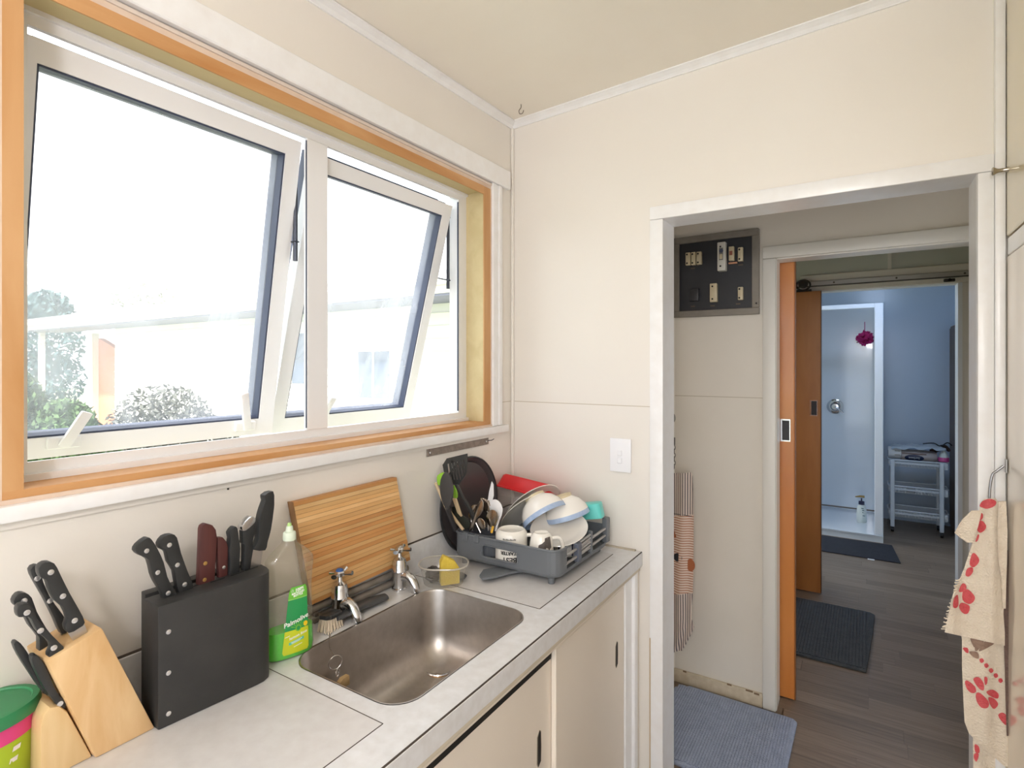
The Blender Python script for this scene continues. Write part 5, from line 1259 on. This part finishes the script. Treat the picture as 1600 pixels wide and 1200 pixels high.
lathe('base', [(.030, 0), (.040, .004), (.040, .035), (.036, .04)], (1.745, 4.44, .6622), (0, 0, 1), mat('pink_plastic', (208, 84, 148), .4), pkb, n=22, sx=1.05)
lathe('shoulder', [(.036, .04), (.028, .07), (.012, .10), (.003, .102)], (1.745, 4.44, .6622), (0, 0, 1), mat('pump_white', (222, 228, 222)), pkb, n=22)
ptub = thing('small_container', 'small dark container in the middle tier of the trolley', 'container')
loft('tub', [rrect(1.47, 1.54, 4.40, 4.45, .012, z, 4) for z in (.3625, .405)], mat('dark_navy_tub', (48, 54, 74), .5), ptub)
# tall narrow wooden cupboard at the bathroom's right
tcb = thing('tall_cupboard', 'narrow brown wooden cupboard against the bathroom right wall', 'cupboard')
box('carcass', 1.835, 1.928, 4.30, 4.846, .002, 1.89, mat('brown_ply', (136, 116, 100), .5, grain=((20, 20, 3), (116, 96, 80))), tcb, bevel=.003)
box('door', 1.828, 1.8345, 4.31, 4.84, .03, 1.87, mat('brown_ply', (136, 116, 100)), tcb)
lathe('knob', [(.008, 0), (.008, .012), (.001, .014)], (1.828, 4.38, 1.0), (-1, 0, 0), CHROME, tcb, n=12)

# ================================================================== ADDED FILL LAMPS OUT OF VIEW
lamp = thing('fill_pendant', 'unseen opal globe lamp added behind the camera for fill light', 'pendant lamp')  # added lamp behind the camera, fills the kitchen and hall
lp0 = Vector((1.25, -2.55, 2.02)); lz = cz(lp0.x, lp0.y) + .021
lathe('ceiling_rose', [(.05, 0), (.045, .02), (.001, .024)], (lp0.x, lp0.y, lz), (0, 0, -1), WHITE, lamp, n=24)
tube('cord', [(lp0.x, lp0.y, lz - .02), (lp0.x, lp0.y, lp0.z + .14)], .004, WHITE, lamp, n=8)
lathe('fitting', [(.03, .125), (.03, .15), (.006, .16)], lp0, (0, 0, 1), CHROME, lamp, n=20)
lathe('globe', [(.13 * math.sin(math.pi * (k + .02) / 14.04), -.13 * math.cos(math.pi * (k + .02) / 14.04)) for k in range(15)], lp0, (0, 0, 1), mat('opal_glow', (255, 250, 244), .4, emit=((252, 248, 248), 34.0)), lamp, n=32)
blp = thing('bathroom_fill_lamp', 'unseen round cool white lamp added to brighten the bathroom', 'ceiling lamp')  # added lamp above the sight line, lifts the bathroom with cool light
bl0 = Vector((1.25, 3.25, 2.4398))
lathe('base', [(.13, 0), (.13, .02), (.001, .021)], bl0, (0, 0, -1), WHITE, blp, n=28)
lathe('shade', [(.12, .02), (.118, .05), (.08, .08), (.001, .095)], bl0, (0, 0, -1), mat('cool_opal_glow', (240, 246, 255), .4, emit=((196, 218, 255), 30.0)), blp, n=28)

# ================================================================== OUTSIDE
GZ = -.55
grass = mat('lawn', (140, 148, 118), .95, var=(3, (156, 162, 134), .6), bump=(30, .4))
gr = box('ground', -60, -.14, -40, 50, GZ - .3, GZ, grass); tag(gr, 'green lawn outside the window', 'lawn', kind='structure')
nh = thing('neighbour_house', 'sunlit white weatherboard house seen through the window', 'house')
HWB = mat('weatherboard_white', (242, 240, 234), .7); RF = mat('pale_iron_roof', (196, 196, 200), .5); SOF = mat('soffit_shade_grey', (140, 140, 160), .7); WG = mat('dark_window_glass', (92, 104, 124), .15); BRK = mat('orange_cladding', (222, 138, 104), .8)  # soffit colour carries the purplish shade under the eave
HY = 4.6
hL, hR = -17.7, -2.4
box('wall', hL + 2.9, hR, HY, HY + 6, GZ, 2.45, HWB, nh)
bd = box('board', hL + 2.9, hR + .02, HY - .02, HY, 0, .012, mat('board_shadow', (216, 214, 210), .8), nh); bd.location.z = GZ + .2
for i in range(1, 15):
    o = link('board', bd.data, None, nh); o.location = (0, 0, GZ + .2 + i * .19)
box('roof', hL - .6, hR + .5, HY - .75, HY + 7, 2.66, 2.78, RF, nh, mt=Matrix.Translation((0, 0, 0)))
prism('roof', [(hL - .6, HY - .75, 2.78), (hL - .6, HY + 7, 2.78), (hL - .6, HY + 3.2, 3.55)], (hR + .5 - hL + .6, 0, 0), RF, nh)
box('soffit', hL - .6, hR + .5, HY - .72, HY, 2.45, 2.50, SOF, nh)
box('fascia', hL - .6, hR + .5, HY - .75, HY - .72, 2.48, 2.66, HWB, nh)
tube('gutter', [(hL - .6, HY - .80, 2.64), (hR + .5, HY - .80, 2.64)], .06, HWB, nh, n=8)
for a, b, c, d in ((-3.55, -2.75, 1.35, 1.95), (-5.9, -5.2, 1.0, 1.75), (-8.0, -7.3, 1.2, 2.1)):
    f = box('window', a - .06, b + .06, HY - .05, HY - .021, c - .06, d + .06, HWB, nh); box('pane', a, b, HY - .06, HY - .051, c, d, WG, f); box('glazing_bar', (a + b) / 2 - .02, (a + b) / 2 + .02, HY - .07, HY - .061, c, d, HWB, f)
# carport wing with orange wall
box('wing_wall', hL + .4, hL + 2.88, HY + .6, HY + .75, GZ, 1.55, BRK, nh)
prism('wing_gable', [(hL + .4, HY + .6, 1.551), (hL + 2.88, HY + .6, 1.551), (hL + .4, HY + .6, 2.3)], (0, .15, 0), BRK, nh)
box('wing_post', hL + .15, hL + .38, HY + .45, HY + .62, GZ, 2.44, HWB, nh)
box('wing_post', hL - .5, hL - .38, HY - .5, HY - .38, GZ, 2.44, HWB, nh)
box('wing_back', hL - .6, hL + 2.88, HY + 4, HY + 4.2, GZ, 2.44, SOF, nh)
# leafy things
def leaves(bm, c, rad, n, size, flat=1.0, shell=.55):
    for _ in range(n):
        while True:
            d = Vector((random.uniform(-1, 1), random.uniform(-1, 1), random.uniform(-1, 1)))
            if shell < d.length < 1: break
        p = Vector(c) + Vector((d.x * rad[0], d.y * rad[1], d.z * rad[2])); s = size * random.uniform(.6, 1.3)
        a = Vector((random.gauss(0, 1), random.gauss(0, 1), random.gauss(0, 1))).normalized(); b = a.orthogonal().normalized()
        v = [bm.verts.new(p + a * s), bm.verts.new(p + b * s * .4), bm.verts.new(p - a * s), bm.verts.new(p - b * s * .4)]
        bm.faces.new(v)
def plant(name, label, cat, base, blobs, leaf, m, trunk=None, n=700):
    t = thing(name, label, cat); bm = bmesh.new()
    for c, r in blobs: leaves(bm, Vector(base) + Vector(c), r, n, leaf, shell=.2)
    o = finish('foliage', bm, m, t); o['kind'] = 'stuff'
    for c, r in blobs: tube('branch', [Vector(base), Vector(base) + Vector(c) * .5, Vector(base) + Vector(c)], [trunk or .05, (trunk or .05) * .7, .01], mat('bark', (104, 88, 74), .9), t, n=7)
    return t
def at(u, v, d): return CAM + ray(u, v) * d
LF1 = mat('leaf_green', (68, 98, 54), .8, var=(3, (96, 122, 72), .6)); LF2 = mat('leaf_grey', (72, 76, 70), .8, var=(3, (98, 100, 90), .6)); LF3 = mat('leaf_blue', (84, 110, 112), .8, var=(2, (100, 126, 124), .6)); LF4 = mat('leaf_pale', (150, 150, 126), .8)
def onground(u, d): p = CAM + Vector(ray(u, HZ)) * d; p.z = GZ; return p
b = onground(60, 4.6); plant('feathery_shrub', 'feathery green shrub close to the window at the left', 'shrub', b, [((0, 0, .9), (.42, .4, .8)), ((-.12, -.2, 1.65), (.30, .3, .45)), ((.16, .12, 1.45), (.30, .25, .35)), ((.25, .3, .9), (.45, .4, .5))], .034, LF1, .03, 3800)
b = onground(255, 6.2); plant('round_bush', 'grey green round bush in front of the neighbour house', 'bush', b, [((0, 0, 1.25), (.62, .55, .62)), ((.35, .25, .95), (.5, .45, .5)), ((-.42, -.3, .85), (.45, .4, .5)), ((0, 0, .5), (.8, .7, .5))], .036, LF2, .03, 3600)
b = onground(62, 26); plant('conifer_tree', 'blue green conifer beyond the roof at the far left', 'tree', b, [((0, 0, 3.2), (1.9, 1.7, 2.0)), ((.3, .2, 4.6), (1.0, 1.0, 1.0)), ((0, 0, 1.4), (2.0, 1.8, 1.4))], .16, LF3, .25, 1300)
b = onground(225, 30); plant('bare_tree', 'pale thin leaved tree rising behind the neighbour roof', 'tree', b, [((0, 0, 5.0), (1.7, 1.7, 1.6)), ((.8, .6, 4.3), (1.0, 1.0, 1.0))], .12, LF4, .2, 500)
b = onground(388, 34); plant('round_tree', 'small blue green tree top above the roof near the sash', 'tree', b, [((0, 0, 5.6), (1.1, 1.1, 1.0)), ((.2, 0, 4.0), (1.3, 1.3, 1.4))], .13, LF3, .2, 700)

# ================================================================== place every root at the base of its thing
bpy.context.view_layer.update()
for o in list(COL.objects):
    if o.parent is None and o.type in ('EMPTY', 'MESH') and o.name != 'floor':
        allo = [o] + list(o.children_recursive)
        pts = [c.matrix_world @ Vector(k) for c in allo if c.type == 'MESH' for k in c.bound_box]
        if not pts: continue
        L = Vector(((min(p.x for p in pts) + max(p.x for p in pts)) / 2, (min(p.y for p in pts) + max(p.y for p in pts)) / 2, min(p.z for p in pts)))
        if o.type == 'MESH':
            if o.data.users == 1: o.data.transform(Matrix.Translation(-L)); o.location = L
            for c in o.children: c.location -= L
        else:
            o.location = L
            for c in o.children: c.location -= L
